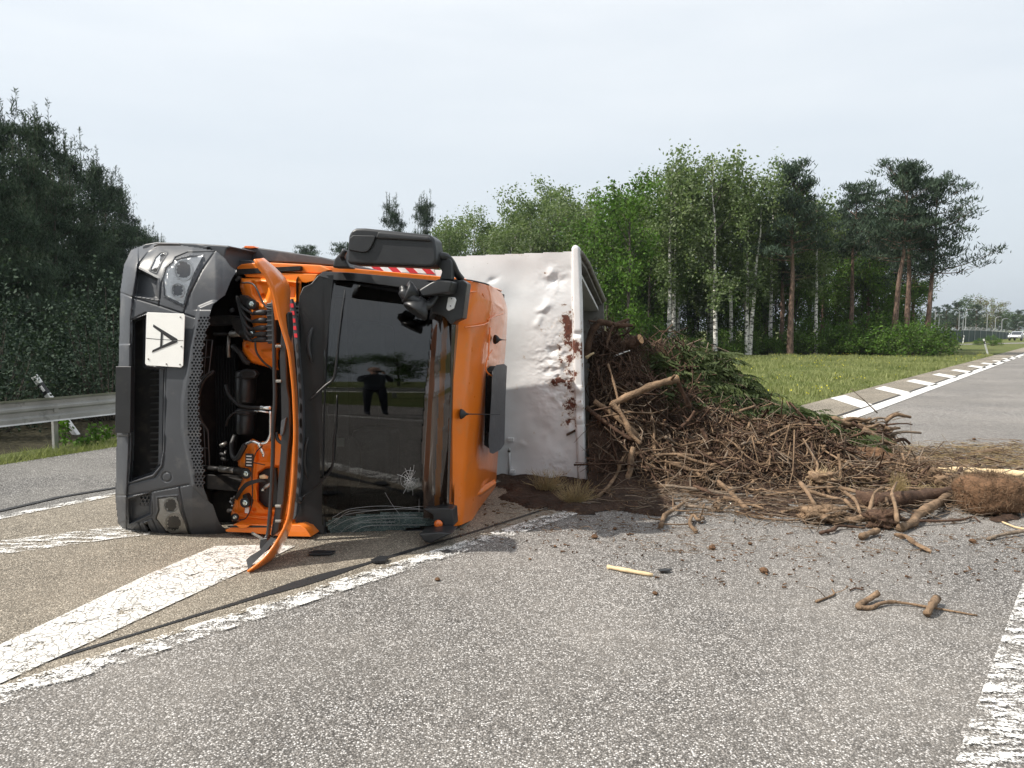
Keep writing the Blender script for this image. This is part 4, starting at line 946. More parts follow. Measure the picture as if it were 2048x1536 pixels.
# ------------------------------------------------------------------ the container (lying with the truck, its open top facing right)
OC = G(1085, 958)
CF = Frame(R(13.0), OC)
container = empty('tipping_container', OC, 'dented white steel container lying on its side behind the orange cab, spilling brushwood', 'container')
def cpoly(name, px, d0, d1, m, bevel=.004, parent=None):
    pts = [CF.T(u, v, d0) for u, v in px]; mb = MB(); mb.prism(pts, CF.B * (d1 - d0)); return mb.build(name, M[m], container if parent is None else parent, bevel=bevel)
dents = [(1108, 562, 16, .05), (1100, 548, 9, -.03), (1088, 617, 13, -.045), (1082, 628, 8, .03), (1078, 650, 10, -.03), (984, 560, 8, .03), (1105, 700, 9, .05), (1118, 722, 10, -.05), (1130, 712, 8, .03), (1106, 728, 7, -.03),
         (1100, 780, 16, .02), (1112, 792, 9, -.035), (1118, 814, 7, -.03), (1142, 860, 11, -.035), (1140, 845, 16, .02), (1090, 862, 22, .025), (1096, 865, 12, -.02), (1038, 890, 9, -.02), (1118, 945, 24, .03), (1128, 894, 14, .015),
         (1130, 560, 10, .02), (1020, 560, 40, .012), (1045, 820, 30, .03), (1150, 540, 8, .02), (1110, 760, 12, -.03), (1095, 745, 9, .025)]
def cont_d(U, V):
    d = .004 * np.sin(U * .05) + .004 * np.cos(V * .04 + U * .02)
    for i_, (u, v, r, a) in enumerate(dents):
        wu = (U - u) + 3.5 * np.sin(V * .17 + i_) ; wv = (V - v) + 3 * np.sin(U * .21 + i_ * 2); ca, sa = math.cos(i_ * 1.1), math.sin(i_ * 1.1)
        q = ((wu * ca + wv * sa) ** 2 + ((wv * ca - wu * sa) * 1.7) ** 2) / (r * r * 1.9); d = d + a * .42 * np.exp(-q * 1.3)
    n1 = np.array([noise.fractal((u_ * .045, v_ * .06, 1.0), .9, 2, 4) for u_, v_ in zip(U.ravel(), V.ravel())]).reshape(U.shape)
    n2 = np.array([noise.noise((u_ * .02, v_ * .02, 7.0)) for u_, v_ in zip(U.ravel(), V.ravel())]).reshape(U.shape)
    reg = np.exp(-(((U - 1115) / 45) ** 2 + ((V - 740) / 80) ** 2)) + .5 * np.exp(-(((U - 1110) / 30) ** 2 + ((V - 560) / 30) ** 2)) + .6 * np.exp(-(((U - 1120) / 35) ** 2 + ((V - 935) / 25) ** 2))
    return d * 1.1 + (np.abs(n1) - .2) * .019 * reg + n2 * .008

def rust(U, V):
    r = .34 * np.exp(-((U - 1138) / 14) ** 2) * np.clip((V - 600) / 40, 0, 1) * (V < 860) + .20 * np.clip((U - 1075) / 40, 0, 1) * np.clip((V - 590) / 40, 0, 1) * np.clip((880 - V) / 40, 0, 1)
    for (u, v, sx, sy, a) in ((1132, 640, 14, 16, .75), (1138, 665, 12, 22, .75), (1125, 760, 26, 9, .7), (1148, 755, 10, 18, .7), (1142, 808, 12, 28, .8), (1112, 765, 14, 8, .6), (1130, 830, 14, 8, .6), (1150, 700, 10, 20, .45), (1090, 660, 12, 9, .4), (1080, 650, 10, 5, .5), (1108, 948, 30, 10, .45), (1090, 925, 18, 8, .3), (1155, 560, 5, 25, .4), (1120, 610, 20, 5, .35), (1090, 545, 12, 4, .45)):
        r = np.maximum(r, a * np.exp(-(((U - u) / sx) ** 2 + ((V - v) / sy) ** 2)))
    return r
wallp = [(880, 514), (1000, 509), (1145, 503), (1146, 700), (1152, 850), (1157, 962), (1080, 958), (990, 957), (900, 952)]
relief(CF, wallp, cont_d, [('front_wall', M['container_paint'], None)], step=1.6, parent=container, attr={'rust': rust})
cpoly('front_wall_backing', [(884, 516), (1143, 506), (1154, 958), (904, 949)], .10, .14, 'container_paint', 0)
# rim post with rounded head (sculpted, rust on its lower half)
postp = [(1143, 503), (1143, 497), (1146, 492), (1151, 490), (1156, 492), (1159, 497), (1160, 520), (1163, 600), (1166, 760), (1170, 880), (1175, 960), (1158, 962), (1151, 860), (1146, 700)]
relief(CF, postp, lambda U, V: -.05 + .035 * np.exp(-dpoly(U, V, postp) / 1.2) + .02 * np.exp(-((V - 668) / 5) ** 2) + .01 * np.sin(V * .2) * (V > 770) * (V < 850), [('rim_post', M['container_paint'], None)], step=1.2, parent=container, attr={'rust': lambda U, V: rust(U, V) * .7 + .42 * np.exp(-((V - 700) / 14) ** 2) + .3 * np.exp(-dpoly(U, V, postp) / 1.5)})
mbp = MB(); pts = [CF.T(u, v, -.02) for u, v in postp]; mbp.prism(pts, CF.B * .10); mbp.build('rim_post_core', M['container_paint'], container)
pipe_c = lambda nm, pts, r, m, n=8, par=None: (lambda mb: (mb.tube([CF.T(*p) for p in pts], r, n), mb.build(nm, M[m], par or container, smooth=True))[1])(MB())
pipe_c('weld_seam', [(1144.5, 505, -.01), (1145, 600, -.01), (1147, 700, -.01), (1152, 850, -.01), (1157.5, 960, -.01)], .009, 'container_paint')
# upper side wall seen from inside, its rim, and the far end
e0 = CF.T(1162, 500, .06); e1 = CF.T(1205, 596, 2.6)
rim_pts = [CF.T(1162, 506, .04), CF.T(1176, 528, .9), CF.T(1192, 566, 1.8), CF.T(1207, 600, 2.7)]
mb = MB(); mb.tube(rim_pts, [.028, .032, .035, .04], 10); mb.build('side_rim', M['container_inner'], container, smooth=True)
mb = MB(); low = [p - np.array([0, 0, .02]) - CF.A * 0.02 for p in rim_pts]; inn = [p - CF.A * 1.6 - np.array([0, 0, .02]) for p in low]
mb.add(low + inn, [(i, i + 1, i + 5, i + 4) for i in range(3)]); o_ = mb.build('side_wall', M['container_inner'], container); o_.modifiers.new('s', 'SOLIDIFY').thickness = .05
endp = [(1175, 560), (1207, 600), (1208, 650), (1206, 760), (1204, 900), (1150, 900), (1140, 560)]
mb = MB(); mb.prism([CF.T(u, v, 2.7) for u, v in endp], CF.B * .05); mb.build('end_wall', M['container_inner'], container)
inl = [CF.T(1168, 520, .10), CF.T(1203, 596, 2.68), CF.T(1203, 870, 2.68), CF.T(1172, 955, .10)]
mb = MB(); mb.prism(inl, -CF.A * .05 + CF.A * 0); mb.v = [tuple(np.array(p) - CF.A * .35) for p in mb.v]; mb.build('inner_wall', M['container_inner'], container)
g1 = CF.T(905, 515, .1); 
mb = MB(); mb.prism([CF.T(905, 518, .12), CF.T(1143, 508, .12), CF.T(1143, 508, .12) + CF.B * 4.5 - [0, 0, .9], CF.T(905, 518, .12) + CF.B * 4.5 - [0, 0, .9]], (0, 0, -.04)); mb.build('side_wall', M['container_paint'], container)
# latch pin and hooks low on the wall
lt = cpoly('latch_plate', [(1015, 876), (1027, 876), (1027, 883), (1015, 883)], -.03, -.0, 'container_paint', .003)
pipe_c('latch_bar', [(1018, 897, -.04), (1018.5, 912, -.045), (1019, 949, -.04)], .013, 'container_paint'); pipe_c('latch_pin', [(1018, 896, -.05), (1018, 904, -.05)], [.006, .02], 'metal_dull')
cpoly('latch_hook', [(1019, 940), (1029, 941), (1029, 946), (1019, 947)], -.05, -.0, 'container_paint', .002)
# red and white striped hazard film on the upper left of the wall
hs = cpoly('hazard_strip', [(727, 525), (866, 532), (870, 548), (728, 541)], -.60, -.595, 'white_film', .001)
for k in range(4):
    u = 735 + k * 34; sh = .236 * 0
    cpoly('red_stripe', [(u, 525.6 + (u - 727) * .05), (u + 17, 526.5 + (u - 727) * .05), (u + 34, 543.2 + (u - 727) * .05), (u + 17, 542.2 + (u - 727) * .05)], -.604, -.6005, 'red_film', 0, parent=hs)
cpoly('hazard_strip_bracket', [(727, 533), (900, 541), (900, 560), (727, 560)], -.594, -.56, 'container_paint', .002)
# ------------------------------------------------------------------ the spilled load
blobs = [ # x, y, height, rx, ry
 (1.05, 9.5, 1.18, .70, 1.1), (1.8, 10.1, 1.12, .9, .9), (2.45, 10.5, 1.12, .80, .8), (2.0, 9.3, .60, 1.0, .7), (2.9, 9.8, .52, 1.0, .9), (1.5, 8.7, .42, .5, .55), (2.3, 8.5, .34, 1.0, .5),
 (3.1, 8.9, .46, .8, .45), (3.8, 9.7, .25, .9, .7), (4.0, 8.4, .10, 1.3, .6)]
def HP(x, y):
    x = np.asarray(x, float); y = np.asarray(y, float); h = np.zeros(np.broadcast(x, y).shape)
    for bx, by, bh, rx, ry in blobs: h = np.maximum(h, bh * np.exp(-(np.abs((x - bx) / rx) ** 2.6 + np.abs((y - by) / ry) ** 2.6) * .8)) + .12 * bh * np.exp(-(((x - bx) / rx) ** 2 + ((y - by) / ry) ** 2))
    return h
xs = np.arange(.2, 6.6, .045); ys_ = np.arange(6.9, 12.6, .05)
X_, Y_ = np.meshgrid(xs, ys_); Hh = HP(X_, Y_)
nzv = np.array([noise.fractal((a * 2.3, b * 2.3, 0), 1, 2, 4) for a, b in zip(X_.ravel(), Y_.ravel())]).reshape(X_.shape)
Z_ = Hh + nzv * .10 * np.clip(Hh * 3, .15, 1) - .035
idx = np.arange(X_.size).reshape(X_.shape); q = np.stack([idx[:-1, :-1], idx[:-1, 1:], idx[1:, 1:], idx[1:, :-1]], -1).reshape(-1, 4)
keep = (Hh.ravel()[q].max(1) > .03) & (X_.ravel()[q].min(1) > .84 + .10 * (Y_.ravel()[q].min(1) - 8.5))
me = bpy.data.meshes.new('soil_heap'); me.from_pydata(np.stack([X_, Y_, Z_], -1).reshape(-1, 3).tolist(), [], q[keep].tolist()); me.polygons.foreach_set('use_smooth', [True] * len(me.polygons)); me.update()
o = link('soil_heap', me, M['soil']); o['kind'] = 'stuff'
# dark earth smeared on the road under the container and the heap
def patch(name, px, m, bumpy=.02, seed=0):
    pl = np.array([G(u, v)[:2] for u, v in px]); (x0, y0), (x1, y1) = pl.min(0), pl.max(0)
    xs = np.arange(x0, x1, .03); ys = np.arange(y0, y1, .03); X, Y = np.meshgrid(xs, ys); e = dpoly(X, Y, [tuple(p) for p in pl]); ins = inpoly(X, Y, pl)
    nn = np.array([noise.fractal((a * 3.1, b * 3.1, seed), .8, 2, 5) for a, b in zip(X.ravel(), Y.ravel())]).reshape(X.shape)
    lown = np.array([abs(noise.noise((a * 1.6, b * 1.6, seed + 2))) for a, b in zip(X.ravel(), Y.ravel())]).reshape(X.shape)
    Z = np.where(ins, np.clip((e - .38 * lown) * .35, -.02, .05), 0) + nn * bumpy * 1.5 - (.016 if seed == 0 else .036)
    idx = np.arange(X.size).reshape(X.shape); q = np.stack([idx[:-1, :-1], idx[:-1, 1:], idx[1:, 1:], idx[1:, :-1]], -1).reshape(-1, 4)
    kk = ins.ravel()[q].all(1) & (Z.ravel()[q].max(1) > .014)
    me = bpy.data.meshes.new(name); me.from_pydata(np.stack([X, Y, Z], -1).reshape(-1, 3).tolist(), [], q[kk].tolist()); me.polygons.foreach_set('use_smooth', [True] * len(me.polygons)); me.update()
    o = link(name, me, M[m]); o['kind'] = 'stuff'
patch('loose_earth', [(975, 950), (1180, 948), (1330, 985), (1420, 1010), (1330, 1040), (1180, 1035), (1040, 1030), (985, 1012), (965, 985)], 'soil', .025)
patch('loose_earth', [(1330, 960), (1640, 905), (1960, 900), (2060, 930), (2060, 1010), (1900, 1030), (1700, 1050), (1480, 1035), (1380, 1010)], 'soil', .03, 4)
patch('loose_earth', [(1900, 1030), (1960, 1020), (2060, 1035), (2060, 1062), (1960, 1056)], 'soil', .026, 7)

# stick geometry, vectorised: bent 3-sided rods
def rods(name, P0, P1, r, m, bend=.12, segs=3, sides=3, parent=None):
    n = len(P0); ax = P1 - P0; Ln = np.linalg.norm(ax, axis=1, keepdims=True); a = ax / Ln; s1 = np.cross(a, rng.normal(size=(n, 3))); s1 /= np.linalg.norm(s1, axis=1, keepdims=True); s2 = np.cross(a, s1)
    bd_ = s1 * rng.normal(0, bend, (n, 1)) * Ln; bd2 = s2 * rng.normal(0, bend * .6, (n, 1)) * Ln
    rings = []
    for i in range(segs + 1):
        t = i / segs; c = P0 + ax * t + bd_ * math.sin(math.pi * t) + bd2 * math.sin(2 * math.pi * t); rr = (r * (1 - .55 * t))[:, None]
        rings.append(np.stack([c + rr * (math.cos(k * 2 * math.pi / sides) * s1 + math.sin(k * 2 * math.pi / sides) * s2) for k in range(sides)], 1))
    Rg = np.stack(rings, 1).reshape(n, -1, 3); per = (segs + 1) * sides
    f = np.array([(i * sides + k, i * sides + (k + 1) % sides, (i + 1) * sides + (k + 1) % sides, (i + 1) * sides + k) for i in range(segs) for k in range(sides)])
    F = (f[None] + (np.arange(n) * per)[:, None, None]).reshape(-1, 4)
    me = bpy.data.meshes.new(name); me.vertices.add(n * per); me.vertices.foreach_set('co', Rg.astype(np.float32).ravel()); me.loops.add(F.size); me.loops.foreach_set('vertex_index', F.astype(np.int32).ravel())
    me.polygons.add(len(F)); me.polygons.foreach_set('loop_start', np.arange(0, F.size, 4, dtype=np.int32)); me.update(calc_edges=True); me.polygons.foreach_set('use_smooth', [True] * len(F))
    o = link(name, me, M[m], parent); return o
def heap_rods(name, n, m, xr, yr, lr, rr, lift=.05, flat=.45, bend=.13):
    x = rng.uniform(*xr, n * 6); y = rng.uniform(*yr, n * 6); h = HP(x, y); k = np.where((h > .03) & (rng.random(len(x)) < .35 + h))[0][:n]; x, y, h = x[k], y[k], h[k]; n = len(k)
    gx = (HP(x + .05, y) - h) / .05; gy = (HP(x, y + .05) - h) / .05; th = rng.random(n) * 6.283; L_ = rng.uniform(*lr, n) * rng.random(n) ** .4
    d = np.stack([np.cos(th), np.sin(th), np.cos(th) * gx + np.sin(th) * gy], 1); d[:, 2] = np.clip(d[:, 2], -1.6, 1.6) + rng.normal(0, flat, n); d /= np.linalg.norm(d, axis=1, keepdims=True)
    c = np.stack([x, y, h + rng.uniform(-.03, lift, n)], 1); P0 = c - d * (L_ / 2)[:, None]; P1 = c + d * (L_ / 2)[:, None]
    mn = np.minimum(P0[:, 2], P1[:, 2]); up_ = np.maximum(0, .01 - mn); P0[:, 2] += up_; P1[:, 2] += up_
    ok = (np.minimum(P0[:, 0], P1[:, 0]) > .85 + .10 * (np.minimum(P0[:, 1], P1[:, 1]) - 8.5)) | ((np.maximum(P0[:, 1], P1[:, 1]) < 8.35)); 
    o = rods(name, P0[ok], P1[ok], rng.uniform(*rr, n)[ok], m, bend); o['kind'] = 'stuff'; return o
heap_rods('root_tangle', 7000, 'bark_brown', (.8, 4.6), (7.9, 11.2), (.10, .45), (.002, .007), .08)
heap_rods('root_tangle', 1700, 'bark_tan', (1.3, 4.8), (7.7, 9.6), (.12, .6), (.003, .008), .09)
heap_rods('twig_tangle', 1000, 'bark_grey', (.9, 5.2), (7.6, 11.2), (.25, .9), (.004, .010), .12, .5)
heap_rods('root_tangle', 1100, 'bark_brown', (.8, 2.2), (8.6, 9.8), (.3, .9), (.005, .012), .25, .9)
heap_rods('branch_tangle', 420, 'bark_tan', (1.0, 4.4), (7.9, 9.9), (.3, 1.0), (.008, .018), .10, .35, .06)
heap_rods('branch_tangle', 420, 'bark_brown', (.95, 4.4), (7.9, 9.9), (.3, 1.0), (.008, .020), .10, .4, .06)
# litter strewn on the road
def litter(name, n, px, m, lr, rr, zmax=.04):
    pl = [tuple(G(u, v)[:2]) for u, v in px]; a = np.array(pl); (x0, y0), (x1, y1) = a.min(0), a.max(0)
    x = rng.uniform(x0, x1, n * 8); y = rng.uniform(y0, y1, n * 8); k = np.where(inpoly(x, y, pl))[0][:n]; x, y = x[k], y[k]; n = len(k)
    th = rng.normal(0.1, .9, n); L_ = rng.uniform(*lr, n) * rng.random(n) ** .5; d = np.stack([np.cos(th), np.sin(th), rng.normal(0, .07, n)], 1)
    z = .012 + rng.random(n) ** 2 * zmax; c = np.stack([x, y, z], 1); P0 = c - d * (L_ / 2)[:, None]; P1 = c + d * (L_ / 2)[:, None]; P0[:, 2] = np.maximum(P0[:, 2], .012); P1[:, 2] = np.maximum(P1[:, 2], .012)
    o = rods(name, P0, P1, rng.uniform(*rr, n), m, .08); o['kind'] = 'stuff'
Lz = [(1180, 975), (1500, 930), (1700, 900), (2060, 890), (2060, 1030), (1850, 1050), (1640, 1065), (1450, 1045), (1300, 1030), (1200, 1015)]
litter('twig_litter', 1700, Lz, 'bark_tan', (.06, .5), (.002, .006), .10)
litter('twig_litter', 1300, Lz, 'bark_grey', (.08, .7), (.002, .008), .10)
litter('straw_litter', 1800, [(1600, 905), (1780, 895), (2060, 895), (2060, 985), (1900, 1000), (1700, 985), (1560, 960)], 'straw', (.08, .45), (.0015, .004), .09)
litter('twig_litter', 420, [(1000, 1000), (1200, 1010), (1400, 1060), (1700, 1085), (2060, 1060), (2060, 1110), (1700, 1120), (1300, 1110), (1000, 1050)], 'bark_tan', (.03, .16), (.0015, .004), .01)
litter('bark_crumbs', 500, [(950, 1000), (1900, 1040), (2060, 1040), (2060, 1180), (1400, 1180), (900, 1080)], 'soil_clod', (.015, .045), (.004, .010), .0)
# grass tufts in the dirt by the container
for (u, v, lab) in ((1093, 985, 'dry uprooted grass tuft against the foot of the white container'), (1150, 1010, 'dry grass tuft in the dirt in front of the container corner')):
    g = G(u, v); n = 190; th = rng.random(n) * 6.28; rr_ = rng.random(n) * .10; b = np.stack([g[0] + np.cos(th) * rr_, g[1] + np.sin(th) * rr_ * .6, np.full(n, .03)], 1)
    tip = b + np.stack([np.cos(th) * rng.random(n) * .2, np.sin(th) * rng.random(n) * .15, .05 + rng.random(n) * .17], 1)
    o = rods('grass_tuft', b, tip, np.full(n, .0022), 'straw', .1); tag(o, lab, 'grass tuft')

# conifer fronds on the back of the heap: drooping sprays
def fronds(name, specs, parent=None, m='frond'):
    V = []; st0 = []; st1 = []
    for (b, d, L_) in specs:
        d = d / np.linalg.norm(d); side = np.cross(d, [0, 0, 1.0]); side /= np.linalg.norm(side) + 1e-6; k = 11
        pp = [b]; 
        for i in range(k):
            t = (i + 1) / k; dd = d + np.array([0, 0, -.9]) * t * t; dd /= np.linalg.norm(dd); pp.append(pp[-1] + dd * L_ / k)
        st0 += pp[:-1]; st1 += pp[1:]
        for i in range(1, k + 1):
            w = L_ * .28 * math.sin(math.pi * min(1, .25 + .8 * i / k)) + .02
            for sg in (-1, 1):
                e = pp[i] + (side * sg * w + (pp[i] - pp[i - 1]) * 1.4 + np.array([0, 0, -.25 * w]) + rng.normal(0, .012, 3))
                t_ = (e - pp[i]); nn = np.cross(t_, side * sg + rng.normal(0, .5, 3)); nn /= np.linalg.norm(nn) + 1e-9
                for jj in range(4):
                    c0 = pp[i] + t_ * (jj / 4); c1 = pp[i] + t_ * ((jj + 1.6) / 4); hw = w * .11; dn_ = np.array([0, 0, -hw * 1.2])
                    V.append([c0, c0 * .4 + c1 * .6 + nn * hw, c1 + dn_, c0 * .4 + c1 * .6 - nn * hw])
    o = link(name, quads_mesh(name, np.array(V)), M[m], parent); o['kind'] = 'stuff'; return o
sp = []
for _ in range(1150):
    x, y = rng.uniform(1.2, 4.2), rng.uniform(9.2, 11.6); h = float(HP(x, y))
    if x < 1.5 and y < 9.9: continue
    if h < .06: continue
    th = rng.normal(-.5, 1.0); sp.append((np.array([x, y, h + rng.uniform(-.02, .10)]), np.array([math.cos(th), math.sin(th) , rng.uniform(-.1, .45)]), rng.uniform(.25, .55)))
fronds('conifer_cuttings', sp)
sp = []
for _ in range(90):
    g = G(rng.uniform(1540, 1660), rng.uniform(845, 885)); sp.append((g + [0, 0, rng.uniform(.02, .22)], np.array([rng.uniform(.3, 1), rng.uniform(-.6, .5), rng.uniform(-.1, .2)]), rng.uniform(.25, .5)))
fronds('conifer_cuttings', sp)

# ---- single branches, logs and root stocks
def knobbly(q, r, k=.35):
    n = len(q); return np.array([r[i] * (1 + k * noise.noise((q[i][0] * 9 + 3, q[i][1] * 9, q[i][2] * 9))) for i in range(n)])
def branch(label, pts, r0, r1, m='bark_tan', name='branch', group=None, cut=None, sides=9, twigs=0, cat=None):
    """pts are world points"""
    q = spline(pts, 6); n = len(q); r = knobbly(q, np.linspace(r0, r1, n)); 
    if cut or twigs:
        t = empty(name, q[0], label, cat or name.split('_')[-1], group); mb = MB(); mb.tube(q, r, sides, jit=.32); mb.build('bark', M[m], t, smooth=True)
        if cut:
            for e, ee, rr in ((q[-1], q[-2], r[-1]), (q[0], q[1], r[0])):
                ax = (e - ee) / np.linalg.norm(e - ee); mb = MB(); mb.lathe(e, ax, [(0, rr * .96), (.004, rr * .94)], 12); mb.build('cut_end', M[cut], t)
        for _ in range(twigs):
            i = rng.integers(2, n - 1); dd = rng.normal(size=3); dd[2] = abs(dd[2]) * .5; dd /= np.linalg.norm(dd); L_ = rng.uniform(.08, .25)
            mb = MB(); mb.tube(spline([q[i], q[i] + dd * L_ * .5 + rng.normal(0, .02, 3), q[i] + dd * L_], 3), np.linspace(r[i] * .45, r1 * .3 + .001, 7), 5); mb.build('side_twig', M[m], t, smooth=True)
        return t
    mb = MB(); mb.tube(q, r, sides, jit=.32); o = mb.build(name, M[m], None, smooth=True); return tag(o, label, cat or name.split('_')[-1], group)
def W(*pp): return [P(u, v, Y) for u, v, Y in pp]
def Gd(*pp): return [G(u, v, z) for u, v, z in pp]
branch('long sawn pole lying aslant across the heap, its split upper end against the fir cuttings', W((1225, 808, 8.30), (1262, 790, 8.30), (1310, 770, 8.30), (1355, 758, 8.35)), .036, .045, 'bark_tan', cut='wood_cut', twigs=2)
branch('crooked limb bending down from the lower end of the long sawn pole', W((1222, 806, 8.3), (1238, 822, 8.25), (1250, 840, 8.2), (1262, 868, 8.15), (1282, 888, 8.1)), .036, .022, 'bark_tan')
branch('thick sawn log with an orange cut end high on the heap beside the container', W((1205, 712, 9.2), (1240, 696, 9.15), (1268, 684, 9.1), (1281, 678, 9.05)), .06, .085, 'bark_brown', 'sawn_log', cut='wood_cut')
branch('thick root arching over the very top of the heap at the container rim', W((1172, 715, 9.0), (1182, 668, 9.0), (1200, 645, 9.0), (1230, 650, 9.05), (1252, 650, 9.1), (1266, 652, 9.1)), .045, .022, 'bark_brown', 'root', twigs=3)
branch('forked root end pointing right above the arching root', W((1228, 652, 9.05), (1245, 644, 9.1), (1258, 638, 9.1)), .030, .018, 'bark_brown', 'root')
branch('thin peeled white stick near the top of the heap', W((1228, 713, 8.9), (1245, 706, 8.88), (1260, 701, 8.86)), .010, .007, 'plate_white')
branch('short peeled stub with pale wood at the container edge', W((1172, 716, 8.8), (1182, 709, 8.78), (1188, 706, 8.77)), .02, .012, 'wood_pale', 'stub')
branch('straight upright stick leaning from the top of the heap to its middle', W((1216, 728, 8.5), (1226, 760, 8.4), (1236, 800, 8.3), (1240, 828, 8.25)), .012, .015, 'bark_tan')
branch('upright stick under the arching root', W((1212, 700, 8.9), (1218, 670, 8.95), (1226, 652, 9.0)), .018, .014, 'bark_brown')
branch('dark pole descending from the split end of the sawn pole', W((1354, 760, 8.4), (1366, 785, 8.45), (1380, 815, 8.5)), .020, .024, 'bark_brown')
branch('thick paired limb running down to the right, upper one', W((1188, 802, 8.45), (1225, 828, 8.4), (1260, 858, 8.3), (1284, 880, 8.2)), .034, .028, 'bark_tan')
branch('thick paired limb running down to the right, lower one', W((1172, 815, 8.4), (1215, 848, 8.3), (1250, 872, 8.2), (1275, 886, 8.2)), .026, .02, 'bark_brown')
branch('long thin switch from the container edge to the sawn pole', W((1166, 820, 8.5), (1200, 808, 8.5), (1228, 805, 8.6)), .010, .012, 'bark_tan')
branch('slender forked limb standing at the heap foot next to the container', Gd((1194, 995, .03), (1215, 975, .08)) + W((1235, 945, 7.9), (1247, 913, 8.0)), .022, .015, 'bark_tan', twigs=2)
branch('stout upright limb with a foot, right of the slender forked limb', Gd((1250, 972, .04)) + W((1260, 940, 7.9), (1262, 915, 7.95), (1266, 895, 8.0)), .040, .028, 'bark_tan')
branch('long level limb from the stout upright limb along the heap foot', W((1250, 973, 7.85), (1290, 978, 7.8), (1330, 974, 7.8), (1352, 990, 7.75)), .034, .022, 'bark_tan')
branch('curved limb lying along the heap foot below the long crossing limbs', W((1360, 985, 7.8), (1390, 980, 7.7), (1420, 988, 7.7), (1440, 993, 7.7), (1455, 975, 7.7)), .030, .014, 'bark_tan')
branch('long bowed branch crossing the middle of the heap', W((1275, 928, 8.1), (1310, 912, 8.1), (1355, 909, 8.1), (1400, 912, 8.1), (1425, 906, 8.1)), .020, .016, 'bark_tan')
branch('long thin branch continuing down right from the bowed branch', W((1355, 909, 8.05), (1400, 925, 8.0), (1445, 937, 8.0), (1485, 941, 8.0)), .018, .007, 'bark_tan')
branch('thick smooth limb running down right to the heap foot', W((1338, 926, 8.0), (1380, 940, 7.95), (1420, 962, 7.85), (1470, 985, 7.7)) , .022, .030, 'bark_tan')
branch('straight limb pointing at the viewer from the right heap foot', W((1436, 962, 7.8), (1460, 985, 7.55)) + Gd((1480, 1005, .05), (1495, 1020, .03)), .020, .028, 'bark_tan')
branch('short dark limb standing aslant in the middle of the heap', W((1404, 858, 8.35), (1414, 878, 8.3), (1421, 895, 8.25)), .022, .018, 'bark_brown')
branch('dark curved root in the heap middle under the cuttings', W((1352, 862, 8.6), (1376, 842, 8.6), (1390, 822, 8.6)), .016, .022, 'bark_brown', 'root')
branch('red-brown stub with a square end in the middle of the heap', W((1327, 860, 8.5), (1329, 840, 8.5)), .020, .018, 'bark_brown', 'stub', cut='wood_cut')
branch('sawn log end pointing right at the right side of the heap', W((1560, 938, 8.35), (1590, 932, 8.3), (1618, 929, 8.25)), .050, .062, 'bark_brown', 'sawn_log', cut='wood_cut')
branch('thin long switch running down right over the right heap flank', W((1545, 886, 9), (1575, 905, 8.7), (1598, 917, 8.5)), .006, .004, 'bark_grey')
branch('pale forked stick alone on the road in front of the heap', Gd((1322, 1052, .02), (1330, 1030, .03), (1350, 1018, .05), (1374, 1001, .04)), .022, .013, 'bark_tan', twigs=3)
branch('twisted three-pronged root alone on the road before the heap', Gd((1392, 1063, .02), (1380, 1048, .03), (1386, 1030, .05), (1396, 1040, .04), (1406, 1036, .03)), .018, .016, 'bark_tan', 'root', twigs=4)
branch('pale splintered slat lying by itself on the open road', Gd((1216, 1134, .012), (1250, 1140, .02), (1306, 1150, .012)), .018, .012, 'wood_pale', 'slat')
branch('long wavy stick on the road at lower right', Gd((1756, 1186, .05), (1738, 1198, .03), (1716, 1213, .018), (1740, 1216, .012), (1762, 1207, .02), (1790, 1204, .02), (1850, 1213, .012), (1955, 1231, .008)), .020, .005, 'bark_tan')
branch('short thick stick crossing over the end of the long wavy stick', Gd((1853, 1229, .022), (1862, 1213, .05), (1873, 1197, .04)), .020, .022, 'bark_tan')
branch('small brittle twig left of the long wavy stick', Gd((1632, 1203, .01), (1652, 1196, .01), (1668, 1188, .01), (1664, 1178, .01)), .008, .004, 'bark_tan', 'twig', twigs=2)
branch('scrap of brown twig between the small twig and the wavy stick', Gd((1700, 1180, .01), (1712, 1176, .01), (1728, 1180, .01)), .006, .004, 'bark_brown', 'twig')
branch('thick bent bough lying over the dark trunk towards the earth ball', W((1926, 962, 7.45), (1905, 985, 7.4)) + Gd((1868, 1010, .10), (1838, 1028, .06), (1826, 1045, .04), (1800, 1056, .035)), .040, .036, 'bark_tan', 'bough')
branch('dark trunk lying across the litter behind the bent bough', Gd((1712, 1000, .08), (1780, 1000, .10), (1860, 990, .10), (1950, 978, .09)), .085, .06, 'bark_brown', 'trunk', twigs=3)
branch('peeled pole lying level at the right edge behind the earth ball', Gd((1878, 942, .10), (1920, 942, .10), (1980, 945, .10), (2070, 952, .10)), .040, .050, 'wood_pale', 'pole')
branch('short light log piece far right behind the peeled pole', Gd((1940, 908, .04), (1970, 904, .05), (2004, 900, .05)), .03, .04, 'bark_tan', 'log')
branch('upright thin stake standing in the litter', W((1677, 908, 7.9), (1681, 940, 7.85), (1680, 988, 7.8)), .014, .018, 'bark_tan', 'stake')
branch('long thin red-brown switch ending before the earth ball', Gd((1780, 1038, .08), (1850, 1042, .04), (1920, 1040, .03), (1945, 1034, .03), (1960, 1044, .01)), .014, .007, 'bark_brown', 'switch')
branch('long pale pole running level through the litter', Gd((1680, 975, .12), (1740, 990, .12), (1800, 995, .10), (1830, 996, .08)), .018, .016, 'bark_tan', 'pole')
branch('dark stick at the right edge of the road below the earth ball', Gd((1975, 1078, .015), (2010, 1068, .03), (2060, 1060, .04)), .012, .015, 'bark_grey', 'stick')
branch('light stripped wand below the earth ball', Gd((2005, 1044, .02), (2030, 1054, .02), (2060, 1060, .02)), .008, .008, 'wood_pale', 'wand')
